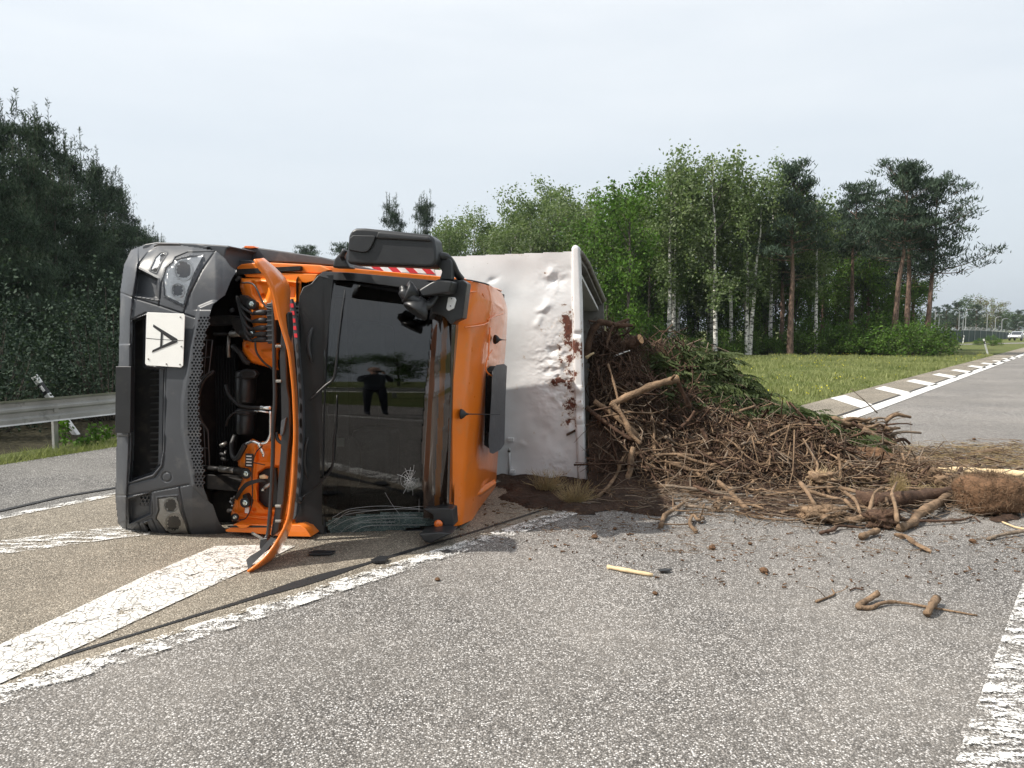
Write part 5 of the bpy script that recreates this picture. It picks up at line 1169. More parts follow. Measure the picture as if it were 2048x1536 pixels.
branch('tan pole end lying on the road left of the knotted root stock', Gd((1722, 1073, .03), (1740, 1066, .035), (1756, 1061, .04)), .026, .022, 'bark_tan', 'pole')
branch('crooked dark stick on the road left of the tan pole end', Gd((1640, 1066, .02), (1665, 1060, .03), (1680, 1052, .03), (1730, 1056, .02)), .014, .010, 'bark_brown', 'stick')
branch('long straight root lying flat in front of the heap', Gd((1470, 1022, .02), (1510, 1034, .02), (1560, 1040, .02), (1600, 1040, .02)), .012, .008, 'bark_tan', 'root')
branch('lone spindly twig reaching up over the far root pile', W((1755, 826, 10.2), (1730, 802, 10.2), (1702, 778, 10.2)), .010, .004, 'bark_grey', 'twig')
branch('thin twig sticking out right of the far root pile', W((1785, 840, 10.2), (1800, 836, 10.2), (1822, 834, 10.2)), .008, .004, 'bark_grey', 'twig')
branch('second twig above it on the far root pile pointing up right', W((1768, 838, 10.2), (1783, 828, 10.2), (1799, 823, 10.2)), .009, .005, 'bark_grey', 'twig')
for pp, lab in (((( 1560, 825, 10.6), (1590, 822, 10.5), (1612, 818, 10.5)), 'grey stick lying along the top of the low fir cuttings'), (((1440, 838, 9.0), (1480, 822, 9.1), (1510, 812, 9.2)), 'long stick along the crest of the brown root mass'), (((1330, 828, 8.9), (1400, 818, 9.0), (1450, 820, 9.0)), 'straight stick at the back crest under the cuttings'),
                (((1500, 935, 8.2), (1530, 955, 8.1), (1560, 975, 7.9)), 'limb sloping down on the right flank of the heap'), (((1510, 960, 7.9), (1490, 980, 7.8), (1480, 1000, 7.7)), 'limb crossing the straight limb at the right foot of the heap'), (((1540, 985, 7.7), (1570, 1000, 7.6), (1610, 1008, 7.5)), 'pale limb low on the right flank in front of the log end')):
    branch(lab, W(*pp), .018, .013, 'bark_tan')
# background repeats in the heap: alike, grouped
def sp_branch(x, y, L_, th, tilt, r, m):
    h = float(HP(x, y)); c = np.array([x, y, h + r + .02]); d = np.array([math.cos(th), math.sin(th), tilt]); d /= np.linalg.norm(d)
    a = c - d * L_ / 2; b = c + d * L_ / 2; lo_ = min(a[2], b[2])
    if lo_ < r: a[2] += r - lo_; b[2] += r - lo_
    mid = (a + b) / 2 + rng.normal(0, .032 * L_, 3) * [1, 1, .6]; q1 = a * .66 + b * .34 + rng.normal(0, .032 * L_, 3) * [1, 1, .5]; q2 = a * .3 + b * .7 + rng.normal(0, .032 * L_, 3) * [1, 1, .5]
    q = spline([a, q1, mid, q2, b], 4); mb = MB(); mb.tube(q, knobbly(q, np.linspace(r, r * .55, len(q)), .6), 7, jit=.35); return mb
cnt = 0
while cnt < 120:
    x, y = rng.uniform(1.15, 4.6), rng.uniform(7.9, 10.2); h = float(HP(x, y))
    if h < .04: continue
    if y > 9.4 and rng.random() < .6: continue
    L_ = rng.uniform(.25, .9); th = rng.uniform(0, 3.14)
    gx = (float(HP(x + .1, y)) - h) / .1; gy = (float(HP(x, y + .1)) - h) / .1
    if x - abs(math.cos(th)) * L_ / 2 < 1.05: continue
    mb = sp_branch(x, y, L_, th, np.clip(gx * math.cos(th) + gy * math.sin(th), -1.3, 1.3) + rng.normal(0, .25), rng.uniform(.008, .024), None)
    tag(mb.build('branch', M[rng.choice(['bark_tan', 'bark_brown', 'bark_grey', 'bark_tan'])], None, smooth=True), 'brown branch tangled among many others in the spilled heap', 'branch', 'branches tangled in the spilled heap'); cnt += 1
pl = [tuple(G(u, v)[:2]) for u, v in [(1300, 1000), (1500, 960), (1700, 930), (2040, 915), (2040, 985), (1900, 1020), (1650, 1048), (1450, 1030)]]
cnt = 0
while cnt < 80:
    x, y = rng.uniform(1.2, 6), rng.uniform(6.7, 10)
    if not inpoly(np.array([x]), np.array([y]), pl)[0]: continue
    mb = sp_branch(x, y, rng.uniform(.2, .8), rng.normal(.1, .7), rng.normal(0, .12), rng.uniform(.007, .020), None)
    tag(mb.build('branch', M[rng.choice(['bark_tan', 'bark_brown', 'bark_tan', 'bark_grey'])], None, smooth=True), 'stick strewn flat among others in the litter right of the heap', 'stick', 'sticks strewn over the road right of the heap'); cnt += 1
# lumps: earth ball, clods, root stocks
def lump(label, c, size, m, name, seed=0, rough=.18, roots=0, cat=None, rm='bark_tan', squ=2.6, rl=.12):
    t = empty(name, (c[0], c[1], 0), label, cat or name.split('_')[-1]); mb = MB(); nu, nv_ = 40, 24; vs = []
    for j in range(nv_ + 1):
        ph = math.pi * j / nv_
        for i in range(nu):
            a = 2 * math.pi * i / nu; d = np.array([math.sin(ph) * math.cos(a), math.sin(ph) * math.sin(a), math.cos(ph)])
            k = (abs(d[0]) ** squ + abs(d[1]) ** squ + abs(d[2]) ** squ) ** (-1 / squ)
            r = k * (1 + rough * noise.fractal(Vector(d * 2.2) + Vector((seed, 0, 0)), .9, 2, 5)); vs.append(np.asarray(c) + d * r * np.asarray(size) / 2)
    vs = [np.array([p[0], p[1], max(p[2], .006)]) for p in vs]
    fs = [(j * nu + i, (j + 1) * nu + i, (j + 1) * nu + (i + 1) % nu, j * nu + (i + 1) % nu) for j in range(nv_) for i in range(nu)]
    mb.add(vs, fs); mb.build('earth', M[m], t, smooth=True)
    if roots:
        v = np.array(vs)[rng.integers(0, len(vs), roots)]; nrm = v - np.asarray(c); nrm /= np.linalg.norm(nrm, axis=1, keepdims=True); dd = nrm * .45 + rng.normal(0, .8, nrm.shape); dd /= np.linalg.norm(dd, axis=1, keepdims=True)
        v = v + nrm * .004; e = v + dd * (rng.random(roots) * rl + .02)[:, None]; e[:, 2] = np.maximum(e[:, 2], .01)
        o = rods('fine_roots', v, e, rng.uniform(.0012, .003, roots), rm, .2, parent=t); o['kind'] = 'stuff'
    return t
g = G(2008, 1038); lump('big square ball of earth and roots at the right edge of the photo', (g[0] + .03, g[1] + .24, .17), (.54, .44, .34), 'soil_clod', 'earth_ball', 1, .10, 1500, squ=4, rl=.06)
g = G(1745, 948); lump('large reddish clod of earth between the root pile and the dark trunk', (g[0], g[1] + .05, .13), (.52, .34, .28), 'soil_clod', 'earth_clod', 5, .35, 160)
g = G(1790, 950); lump('smaller brown clod touching the large reddish clod', (g[0], g[1] + .02, .10), (.24, .2, .18), 'soil_clod', 'earth_clod', 9, .3, 50)
g = G(1842, 942); lump('round tan cobble-like clod right of the large clod', (g[0], g[1], .10), (.19, .15, .15), 'bark_tan', 'earth_clod', 12, .15)
g = G(1860, 970); lump('round root knob in front of the cobble-like clod', (g[0], g[1], .10), (.24, .18, .18), 'bark_tan', 'root_stock', 15, .25, 60)
g = G(1885, 978); lump('tan lump under the bent bough', (g[0], g[1], .07), (.18, .18, .15), 'bark_tan', 'root_stock', 18, .25, 40)
g = G(1775, 1060); rs = lump('knotted cup-shaped root stock on the road below the dark trunk', (g[0] - .02, g[1] + .06, .08), (.24, .16, .15), 'bark_brown', 'root_stock', 22, .5, 60)
for pts, r in (([(1735, 1040, .05), (1742, 1010, .14), (1750, 985, .22), (1768, 975, .24)], .020), ([(1775, 1010, .10), (1772, 985, .16), (1784, 978, .2)], .013), ([(1795, 1045, .10), (1790, 1010, .2), (1784, 985, .24), (1793, 965, .26)], .018), ([(1735, 1035, .06), (1700, 1040, .05), (1672, 1030, .05)], .035)):
    q = spline(Gd(*pts), 5); mb = MB(); mb.tube(q, knobbly(q, np.linspace(r, r * .6, len(q)), .4), 8, jit=.2); mb.build('root', M['bark_tan'], rs, smooth=True)
g = G(1645, 985); rs = lump('broken light stump with splintered orange wood right of the log end', (g[0], g[1], .13), (.24, .18, .15), 'bark_tan', 'stump', 31, .6, 120, rm='wood_pale')
for k in range(7):
    a = k * .8; mb = MB(); q = spline([np.array([g[0], g[1], .12]), np.array([g[0] + .12 * math.cos(a), g[1] + .08 * math.sin(a), .08]), np.array([g[0] + .22 * math.cos(a), g[1] + .15 * math.sin(a), .015])], 4); mb.tube(q, np.linspace(.025, .012, len(q)), 7); mb.build('root', M['bark_tan'], rs, smooth=True)
g = G(1640, 1045); rs = lump('flat pale root stock with drooping fine roots at the front of the litter', (g[0] + .02, g[1], .07), (.35, .22, .13), 'bark_tan', 'root_stock', 35, .5, 200)
for pts, r in (([(1600, 965, .18), (1615, 985, .15), (1630, 1010, .10), (1650, 1035, .06)], .022), ([(1690, 985, .16), (1710, 1000, .14), (1722, 1030, .06)], .02), ([(1690, 1000, .12), (1705, 1015, .08), (1728, 1030, .05)], .018)):
    q = spline(Gd(*pts), 5); mb = MB(); mb.tube(q, knobbly(q, np.linspace(r, r * .6, len(q)), .4), 8, jit=.2); mb.build('root', M['bark_tan'], rs, smooth=True)
# upturned grass bunch
g = G(1798, 1000); n = 160; b = g + np.c_[rng.normal(0, .03, n), rng.normal(0, .02, n), np.full(n, .06)]; tip = b + np.c_[rng.normal(0, .05, n), rng.normal(0, .04, n), .08 + rng.random(n) * .14]
tag(rods('grass_tuft', b, tip, np.full(n, .002), 'straw', .15), 'upright bunch of dry grass above the knotted root stock', 'grass tuft')
# far root pile
g = G(1740, 905); rp = lump('pile of twisted roots standing apart beside the far edge line', (g[0] - .02, g[1] + .40, .15), (.92, .5, .36), 'soil', 'root_pile', 41, .3, 900, rl=.2)
for k in range(44):
    u0 = rng.uniform(1660, 1780); v0 = rng.uniform(842, 900); L_ = rng.uniform(30, 75); sl = rng.normal(.08, .16); yy = rng.uniform(9.55, 9.9)
    q = spline(W((u0, v0, yy), (u0 + L_ * .4, v0 + sl * L_ + rng.normal(0, 3), yy - .03), (min(1835, u0 + L_ * .8), v0 + sl * L_ + rng.normal(0, 4), yy - .02), (min(1842, u0 + L_), v0 + sl * 1.4 * L_, yy)), 4)
    q[:, 2] = np.maximum(q[:, 2], .02); mb = MB(); r = rng.uniform(.01, .032); mb.tube(q, knobbly(q, np.linspace(r, r * .6, len(q)), .4), 7, jit=.2); mb.build('root', M[rng.choice(['bark_tan', 'bark_brown', 'bark_grey', 'bark_tan'])], rp, smooth=True)
for pts, r in (([(1656, 838, 9.7), (1672, 840, 9.6), (1690, 846, 9.6), (1710, 850, 9.6)], .04), ([(1660, 842, 9.55), (1664, 865, 9.5), (1662, 890, 9.5), (1668, 912, 9.45)], .035), ([(1725, 858, 9.5), (1745, 868, 9.45), (1762, 880, 9.4), (1790, 886, 9.4)], .035)):
    q = spline(W(*pts), 5); mb = MB(); mb.tube(q, knobbly(q, np.linspace(r, r * .8, len(q)), .3), 8, jit=.2); mb.build('root', M['bark_tan'], rp, smooth=True)
# torn bark piece, splinters, stones, broken plastic
g = Gd((1795, 1072, .01), (1815, 1075, .05), (1830, 1088, .04), (1856, 1101, .012)); mb = MB()
for k in range(5):
    q = np.array(spline([p + np.array([0, (k - 2) * .022, .008 * (k % 2)]) for p in g], 4)); mb.tube(q, np.linspace(.010, .012, len(q)), 5, jit=.5)
tag(mb.build('bark_piece', M['bark_tan'], None), 'orange-tan torn piece of bark on the road below the root stock', 'bark'); bpy.context.view_layer.update()
def scrap(label, px, h, m='plastic_black'):
    mb = MB(); pts = [G(u, v, .014) for u, v in px]; mb.prism(pts, (0, 0, h)); tag(mb.build('plastic_scrap', M[m], None, bevel=.002), label, 'scrap')
scrap('black plastic strip on the road under the windscreen', [(617, 1106), (636, 1103), (672, 1104), (662, 1110), (618, 1111)], .012)
scrap('black rubber scrap on the tar joint below the visor', [(742, 1124), (760, 1116), (778, 1118), (770, 1126), (750, 1127)], .02)
scrap('thin black sliver beside the pale slat on the road', [(1316, 1141), (1330, 1138), (1344, 1140), (1338, 1143), (1320, 1144)], .008)
scrap('small dark flake on the worn edge line', [(884, 1103), (896, 1100), (904, 1103), (894, 1106)], .008)
stones = [(1189, 1077, .03), (1424, 1099, .03), (1527, 1146, .035), (875, 1162, .02), (1310, 1190, .02), (1110, 1095, .015), (1060, 1120, .012), (1948, 880, .03), (1945, 1086, .03), (1230, 1060, .02), (1500, 1090, .02)]
for i, (u, v, s) in enumerate(stones):
    g = G(u, v); mb = MB(); mb.lathe(g + [0, 0, .004], (0.1 * i % .3, .1, 1), [(0, s * .7), (s * .4, s), (s * .8, s * .7), (s, s * .3)], 7)
    o = mb.build('clod', M['soil_clod'], None); tag(o, 'small brown crumb of earth lying by itself on the asphalt', 'clod', 'earth crumbs scattered on the asphalt')
# ------------------------------------------------------------------ trees
def limb_mesh(paths, n=6):
    mb = MB()
    for pts, r0, r1 in paths:
        q = spline(pts, 3) if len(pts) > 2 else np.array(pts, float); mb.tube(q, np.linspace(r0, r1, len(q)), n if r0 > .03 else 4, cap=False)
    return mb
def foliage(clumps, per, leaf, droop=0., mat2=.25, asp=1.5, flat=1.0):
    C = []; 
    for c, r in clumps:
        k = max(4, int(per * r * r)); p = rng.normal(size=(k, 3)) * [r * .5, r * .5, r * .5 * flat]
        if droop: p[:, 2] -= np.abs(rng.normal(0, droop * r, k))
        C.append(np.asarray(c) + p)
    C = np.vstack(C); return leaves(C, leaf * (.6 + .8 * rng.random(len(C))), asp)
def birch(h, rad, seed, bare=.3, mats=('leaf_birch', 'leaf_birch_pale'), lean=0.0, stems=1, leaf=.135, per=150, pale=.25, dense=1.0, bark='bark_birch'):
    st = np.random.default_rng(seed); trunk = []; limbs = []; cl = []
    for s in range(stems):
        ox, oy = (st.normal(0, .25), st.normal(0, .25)) if stems > 1 else (0, 0); lx = lean + st.normal(0, .035) + (s - (stems - 1) / 2) * .07
        tp = [np.array([ox + lx * h * t ** 1.3 + st.normal(0, .05 * t), oy + st.normal(0, .05 * t), h * t]) for t in np.linspace(0, 1, 8)]
        trunk.append((tp, .020 * h * .55 + .03, .015)); tpq = np.array(tp)
        nl = int((24 if stems == 1 else 15) * dense)
        for i in range(nl):
            t = bare + (.98 - bare) * (i + st.random()) / nl; b = np.array([np.interp(t * 7, np.arange(8), tpq[:, k]) for k in range(3)])
            prof = math.sin(math.pi * min(1, ((1 - t) / (1 - bare)) ** .75 * .85 + .12)); R_ = rad * (prof * .9 + .12) * st.uniform(.65, 1.15); a = st.random() * 6.283
            e = b + np.array([math.cos(a) * R_, math.sin(a) * R_, R_ * st.uniform(.5, 1.1)]); m_ = (b + e) / 2 + np.array([0, 0, R_ * .15]); limbs.append(([b, m_, e], .008 + .011 * R_, .005))
            for t2 in (.45, .75, 1.0):
                cl.append((b + (e - b) * t2 + st.normal(0, .15, 3), st.uniform(.55, .95) * (.45 + .25 * R_)))
            dr = e + np.array([math.cos(a) * .2, math.sin(a) * .2, -R_ * .55]); cl.append((dr, .5 * (.5 + .2 * R_)))
        cl.append((tpq[-1], .5)); cl.append((tpq[-1] - [0, 0, .6], .7))
    V = foliage(cl, per, leaf, .35); mi = (rng.random(len(V)) < pale).astype(int)
    return limb_mesh(trunk, 8).mesh('trunk', True), limb_mesh(limbs).mesh('limbs', True), quads_mesh('crown', V, [M[mats[0]], M[mats[1]]], mi), bark
def tufts(cl, k, ln, w, upb=.7):
    """needle tufts: thin blades radiating from shoot tips"""
    B = []; T_ = []
    for c, r in cl:
        n = int(k * r * r) + 6; p = np.asarray(c) + rng.normal(size=(n, 3)) * [r * .52, r * .52, r * .22]; B.append(p)
    B = np.vstack(B); d = rng.normal(size=B.shape); d[:, 2] = np.abs(d[:, 2]) * .8 + upb; d /= np.linalg.norm(d, axis=1, keepdims=True); s = np.cross(d, rng.normal(size=B.shape)); s /= np.linalg.norm(s, axis=1, keepdims=True)
    L_ = ln * (.6 + .8 * rng.random(len(B)))[:, None]; return np.stack([B - s * w * .4, B + d * L_ * .6 - s * w, B + d * L_, B + s * w + d * L_ * .3], 1)
def pine(h, rad, seed, bare=.5, lean=0., k=120, ln=.34, w=.034, mats=('needle_pine', 'needle_dark'), flat=True, bark='bark_pine', side=0.0, dead=.0, candles=0):
    st = np.random.default_rng(seed); limbs = []; cl = []
    tp = [np.array([lean * h * t + st.normal(0, .05 * t * h * .15), st.normal(0, .04 * t * h * .15), h * t * .97]) for t in np.linspace(0, 1, 8)]; tpq = np.array(tp)
    at_ = lambda t: np.array([np.interp(t * 7, np.arange(8), tpq[:, q]) for q in range(3)])
    nl = int(22 + h * 1.9)
    for i in range(nl):
        t = bare + (1 - bare) * (i + st.random()) / nl; t = min(t, .99); b = at_(t); x = (1 - t) / (1 - bare); prof = (x ** .6) * (1 - .35 * max(0, x - .75) * 4 * .5) if not candles else x ** .8
        a = st.random() * 6.283; R_ = rad * (.25 + .8 * prof) * st.uniform(.55, 1.2) * (1 + side * math.cos(a)); up_ = st.uniform(.05, .5) + (.5 if t > .85 else 0)
        e = b + np.array([math.cos(a) * R_, math.sin(a) * R_, R_ * up_]); m_ = (b + e) / 2 + np.array([0, 0, -R_ * .06]); limbs.append(([b, m_, e], .012 + .012 * R_, .006))
        nn = 3 if not candles else 4
        for j in range(nn):
            t2 = .35 + .65 * (j + st.random()) / nn; off = st.normal(0, .22 * R_ * .6, 3) * [1, 1, .35]; c = b + (e - b) * t2 + off; cl.append((c, st.uniform(.5, .95) * (.42 + .16 * R_))); limbs.append(([b + (e - b) * t2 * .9, c], .007, .004))
        cl.append((e, .45))
    for j in range(7): cl.append((tpq[-1] + st.normal(0, .22, 3) * [1, 1, .4] + [0, 0, .55 - .22 * j], .28 + .07 * j))
    for _ in range(int(dead)):
        t = st.uniform(.25, bare); b = at_(t); a = st.random() * 6.28; L_ = st.uniform(.5, 1.6); limbs.append(([b, b + [math.cos(a) * L_ * .5, math.sin(a) * L_ * .5, .05], b + [math.cos(a) * L_, math.sin(a) * L_, -.1 + .3 * st.random()]], .014, .003))
    V = tufts(cl, k, ln, w)
    if candles:   # upright shoots at the tips
        cs = [c for c, r in cl if st.random() < .6] + [tpq[-1]]
        X = []
        for c in cs:
            L_ = st.uniform(.35, .85) * (1.7 if c[2] > .62 * h else 1); n = 34; tt = rng.random(n); X.append(np.stack([np.full(n, c[0]), np.full(n, c[1]), c[2] + tt * L_], 1) + rng.normal(0, .02, (n, 3)))
            limbs.append(([c, c + [0, 0, L_]], .010, .004))
        B = np.vstack(X); d = rng.normal(size=B.shape) * [.7, .7, .3]; d[:, 2] += .9; d /= np.linalg.norm(d, axis=1, keepdims=True); s = np.cross(d, rng.normal(size=B.shape)); s /= np.linalg.norm(s, axis=1, keepdims=True)
        V = np.vstack([V, np.stack([B, B + d * .08 - s * .018, B + d * .17, B + d * .08 + s * .018], 1)])
    mi = (rng.random(len(V)) < .45).astype(int)
    return limb_mesh([(tp, .016 * h + .03, .02)], 8).mesh('trunk', True), limb_mesh(limbs).mesh('limbs', True), quads_mesh('crown', V, [M[mats[0]], M[mats[1]]], mi), bark
def bush(w, h, seed, mats=('leaf_bush', 'leaf_bright'), leaf=.10, per=210, pale=.3):
    st = np.random.default_rng(seed); cl = []; limbs = []
    for i in range(int(16 * w)):
        a = st.random() * 6.28; r = w * .5 * math.sqrt(st.random()); z = h * st.uniform(.15, 1) * (1 - .5 * (r / (w * .5)) ** 2); c = np.array([math.cos(a) * r, math.sin(a) * r, z]); cl.append((c, st.uniform(.3, .6))); limbs.append(([np.array([c[0] * .2, c[1] * .2, 0]), c * [.7, .7, .5], c], .015, .005))
    V = foliage(cl, per, leaf, .1); mi = (rng.random(len(V)) < pale).astype(int)
    return None, limb_mesh(limbs).mesh('stems', True), quads_mesh('foliage', V, [M[mats[0]], M[mats[1]]], mi), 'bark_dark'
def broadleaf(h, rad, seed, **k): return birch(h, rad, seed, mats=('leaf_bright', 'leaf_bush'), bark='bark_dark', **k)
def plant(proto, name, loc, label, cat, group=None, rz=0., s=1.0, sz=None):
    tr, li, cr, bk_ = proto; t = empty(name, loc, label, cat, group); t.rotation_euler.z = rz; t.scale = (s, s, sz or s)
    def ch(nm, me, m=None):
        o = bpy.data.objects.new(nm, me); COL.objects.link(o); o.parent = t
        if m and not me.materials: me.materials.append(m)
        return o
    if tr is not None: ch('trunk', tr, M[bk_])
    ch('limbs' if tr is not None else 'stems', li, M[bk_ if bk_ != 'bark_birch' else 'bark_dark']); ch('crown' if tr is not None else 'foliage', cr)
    return t
# prototypes
PB = [birch(12.5, 2.0, 11), birch(12.5, 2.4, 12, stems=2), birch(11.5, 1.8, 13, bare=.4), birch(12, 2.6, 14, bare=.22, pale=.45)]
PP = [pine(12.5, 2.7, 21, bare=.52, dead=9), pine(12.5, 2.4, 22, bare=.58, dead=7, side=.25), pine(12, 2.9, 23, bare=.45, dead=6, side=.4)]
PM = [broadleaf(11.5, 2.6, 31, bare=.06, leaf=.15, per=150, pale=.35), broadleaf(9, 3.0, 32, bare=.05, leaf=.15, per=150, pale=.6)]
PBU = [bush(3.2, 2.2, 41), bush(4.2, 2.8, 42, pale=.5), bush(2.6, 1.7, 43, pale=.15)]
def at(u, Y): p = P(u, 700, Y); return np.array([p[0], Y, 0.0])
def hgt(v_top, Y): return H_CAM + (HOR - v_top) / F_PX * Y * 1.0
# front row, right wood: (u, Y, top v, proto, label)
front_row = [
 (1338, 52, 306, PB[0], 'birch_tree', 'tall grey-topped birch directly right of the bright green maple-like tree'),
 (1354, 53, 330, PB[1], 'birch_tree', 'twin-stemmed birch with white trunks leaning together above the heap'),
 (1430, 51, 300, PB[3], 'birch_tree', 'broad birch forming the highest crown of the wood'),
 (1462, 54, 345, PB[2], 'birch_tree', 'slim birch just right of the highest crown'),
 (1488, 51.5, 338, PB[1], 'birch_tree', 'birch whose white forked stems lean right near the wood edge'),
 (1540, 55, 340, PB[0], 'birch_tree', 'birch between the forked birch and the first red-trunked pine'),
 (1632, 52.5, 372, PB[2], 'birch_tree', 'pale straight birch between two pines'),
 (1255, 47, 345, PM[0], 'broadleaf_tree', 'bright green leafy tree beside the container rim'),
 (1215, 50, 455, PM[1], 'broadleaf_tree', 'low spreading bright green tree right behind the container'),
 (1296, 57, 420, PM[1], 'broadleaf_tree', 'dark leafy tree filling the gap between maple-like tree and birches'),
 (1580, 51, 330, PP[0], 'pine_tree', 'tall pine with a bare reddish trunk in the middle of the wood edge'),
 (1700, 56, 372, PP[1], 'pine_tree', 'slender dark pine behind the pale straight birch'),
 (1782, 51.5, 338, PP[1], 'pine_tree', 'pine whose long trunk leans to the left'),
 (1812, 53, 334, PP[0], 'pine_tree', 'straight pine right of the left-leaning pine'),
 (1850, 52.5, 360, PP[2], 'pine_tree', 'outermost right pine with boughs reaching over open sky')]
for i, (u, Y, vt, pr, nm, lab) in enumerate(front_row):
    h0 = {id(PB[0]): 12.5, id(PB[1]): 12.5, id(PB[2]): 11.5, id(PB[3]): 12, id(PM[0]): 11.5, id(PM[1]): 9, id(PP[0]): 12.5, id(PP[1]): 12.5, id(PP[2]): 12}[id(pr)]
    s = hgt(vt, Y) / (h0 * (1.03 if nm == 'pine_tree' else 1.10)); t = plant(pr, nm, at(u, Y), lab, nm.replace('_tree', '') + ' tree', None, i * 1.3 if nm != 'pine_tree' else [0, .4, 2.8, 1.9, 0, .5, 1][i % 7], s * (.62 if u < 900 else 1), s)
    if 'leans to the left' in lab: t.rotation_euler = (0, -.10, 2.0)
    if 'outermost' in lab: t.rotation_euler = (0, .05, 0)
# wood behind: rows of alike trees
rr = np.random.default_rng(5)
tops = lambda u: np.interp(u, [860, 905, 940, 980, 1010, 1060, 1100, 1150, 1200, 1260, 1330, 1430, 1520, 1600, 1700, 1880], [470, 380, 372, 420, 400, 378, 355, 378, 375, 380, 350, 345, 380, 390, 400, 420])
for i in range(30):
    u = 870 + i * 20 + rr.uniform(-8, 8); Y = rr.uniform(56, 72) if u < 1200 else rr.uniform(56, 74); pr = PB[i % 4]
    s = hgt(tops(u) + rr.uniform(8, 60), Y) / 13.4; plant(pr, 'birch_tree', at(u, Y), 'green birch inside the wood, crown merging with its neighbours', 'birch tree', 'birches inside the wood', rr.random() * 6.28, s)
for i in range(14):
    u = 1500 + i * 29 + rr.uniform(-10, 10); Y = rr.uniform(56, 70); s = hgt(tops(u) + rr.uniform(10, 60), Y) / 12.6
    if u > 1850: continue
    plant(PP[i % 3], 'pine_tree', at(u, Y), 'dark pine inside the wood, half hidden by the edge trees', 'pine tree', 'pines inside the wood', rr.random() * 6.28, s)
for i in range(48):
    u = 880 + i * 20 + rr.uniform(-12, 12); Y = rr.uniform(58, 74)
    plant(PM[1], 'broadleaf_tree', at(u, Y), 'low dark broadleaf tree filling the wood between the trunks', 'broadleaf tree', 'undergrowth trees in the wood', rr.random() * 6.28, rr.uniform(.5, .72))
bl = ['light green bush at the wood edge left of the red-trunked pine', 'yellowish bush at the foot of the left-leaning pine']
for i in range(34):
    u = 1190 + i * 20 + rr.uniform(-7, 7); Y = rr.uniform(50.5, 54) - (2.0 if u > 1780 else 0)
    low = 1310 < u < 1600
    plant(PBU[i % 3], 'bush', at(u, Y + (1.5 if low else 0)), 'leafy bush in the hedge-like edge of the wood', 'bush', 'bushes along the edge of the wood', rr.random() * 6.28, rr.uniform(.40, .70) if low else rr.uniform(.75, 1.15))
# left pines (dark, near)
PL = [pine(10, 2.6, 51, bare=.03, k=330, ln=.24, w=.018, mats=('needle_dark', 'needle_pine'), bark='bark_dark', candles=1), pine(10, 2.3, 52, bare=.05, k=330, ln=.24, w=.018, mats=('needle_dark', 'needle_pine'), bark='bark_dark', candles=1), pine(10, 2.9, 53, bare=.02, k=330, ln=.24, w=.018, mats=('needle_dark', 'needle_pine'), bark='bark_dark', candles=1)]
left = [(20, 25, 182), (85, 27, 205), (-60, 24, 170), (150, 31, 262), (195, 35, 300), (222, 40, 340), (250, 46, 375), (275, 54, 430), (296, 62, 452), (328, 76, 470), (-150, 23, 160), (120, 24, 330), (50, 21, 380), (180, 27, 420), (0, 19.5, 520), (225, 32, 470)]
names_l = ['tallest spiky pine at the left edge of the photo', 'second spiky pine from the left edge', 'pine cut off by the left photo edge', 'pine with the third high tip on the left', 'pine on the falling skyline left of the truck', 'pine with a side shoot pointing at the sky', 'lower pine behind the truck headlight', 'small pine over the bumper corner', 'tiny far pine just above the wheel arch', 'furthest tiny pine tip over the grey sill']
for i, (u, Y, vt) in enumerate(left):
    s = hgt(vt, Y) / 10.9
    plant(PL[i % 3], 'pine_tree', at(u, Y) - [0, 0, .3], names_l[i] if i < 10 else 'dark pine crowding the front of the left wood', 'pine tree', None if i < 10 else 'dark pines in front of the left wood', i * 1.9, s, s)
for i in range(44):
    y = 15 + (i % 22) * 2.2; u = rr.uniform(-160, 300); y = max(y, 15 + max(0, u) * .12)
    x = at(u, y)[0]
    plant(PL[i % 3], 'pine_tree', (x, y, -.3), 'dark pine crowding the front of the left wood', 'pine tree', 'dark pines in front of the left wood', rr.random() * 6.28, min(rr.uniform(.45, .8), (hgt(np.interp(u, [-200, 20, 85, 160, 215, 250, 290, 330], [160, 190, 212, 272, 325, 380, 450, 490]) + rr.uniform(25, 120), y) + .3) / 10.4))
PU = [bush(3.0, 2.2, 61, mats=('needle_dark', 'needle_dark'), pale=.3, leaf=.04, per=800), bush(2.4, 2.9, 62, mats=('needle_dark', 'needle_pine'), pale=.2, leaf=.04, per=700)]
for i in range(34):
    y = 11 + i * 1.1; x = VX(y, 3.4 + rr.uniform(0, 1.8))
    plant(PU[i % 2], 'bush', (x, y, -.15), 'dark scrubby bush behind the crash barrier', 'bush', 'dark bushes behind the crash barrier', rr.random() * 6.28, rr.uniform(.7, 1.1))
for (u, Y, vt, k, lab) in ((790, 58, 400, 0, 'dark pine left of the pair showing above the truck mirror'), (850, 60, 390, 1, 'dark pine right of the pair showing above the truck mirror')):
    plant(PL[k], 'pine_tree', at(u, Y), lab, 'pine tree', None, u, hgt(vt, Y) / 10.9 * .75, hgt(vt, Y) / 10.9)
# small pine tips far away over the sill panel
for (u, Y, vt, lab) in ((620, 110, 497, 'tiny distant pine over the grey sill, left one'), (693, 95, 492, 'distant pine tip touching the mirror housing')):
    plant(PP[0], 'pine_tree', at(u, Y), lab, 'pine tree', None, .5, hgt(vt, Y) / 12.6)

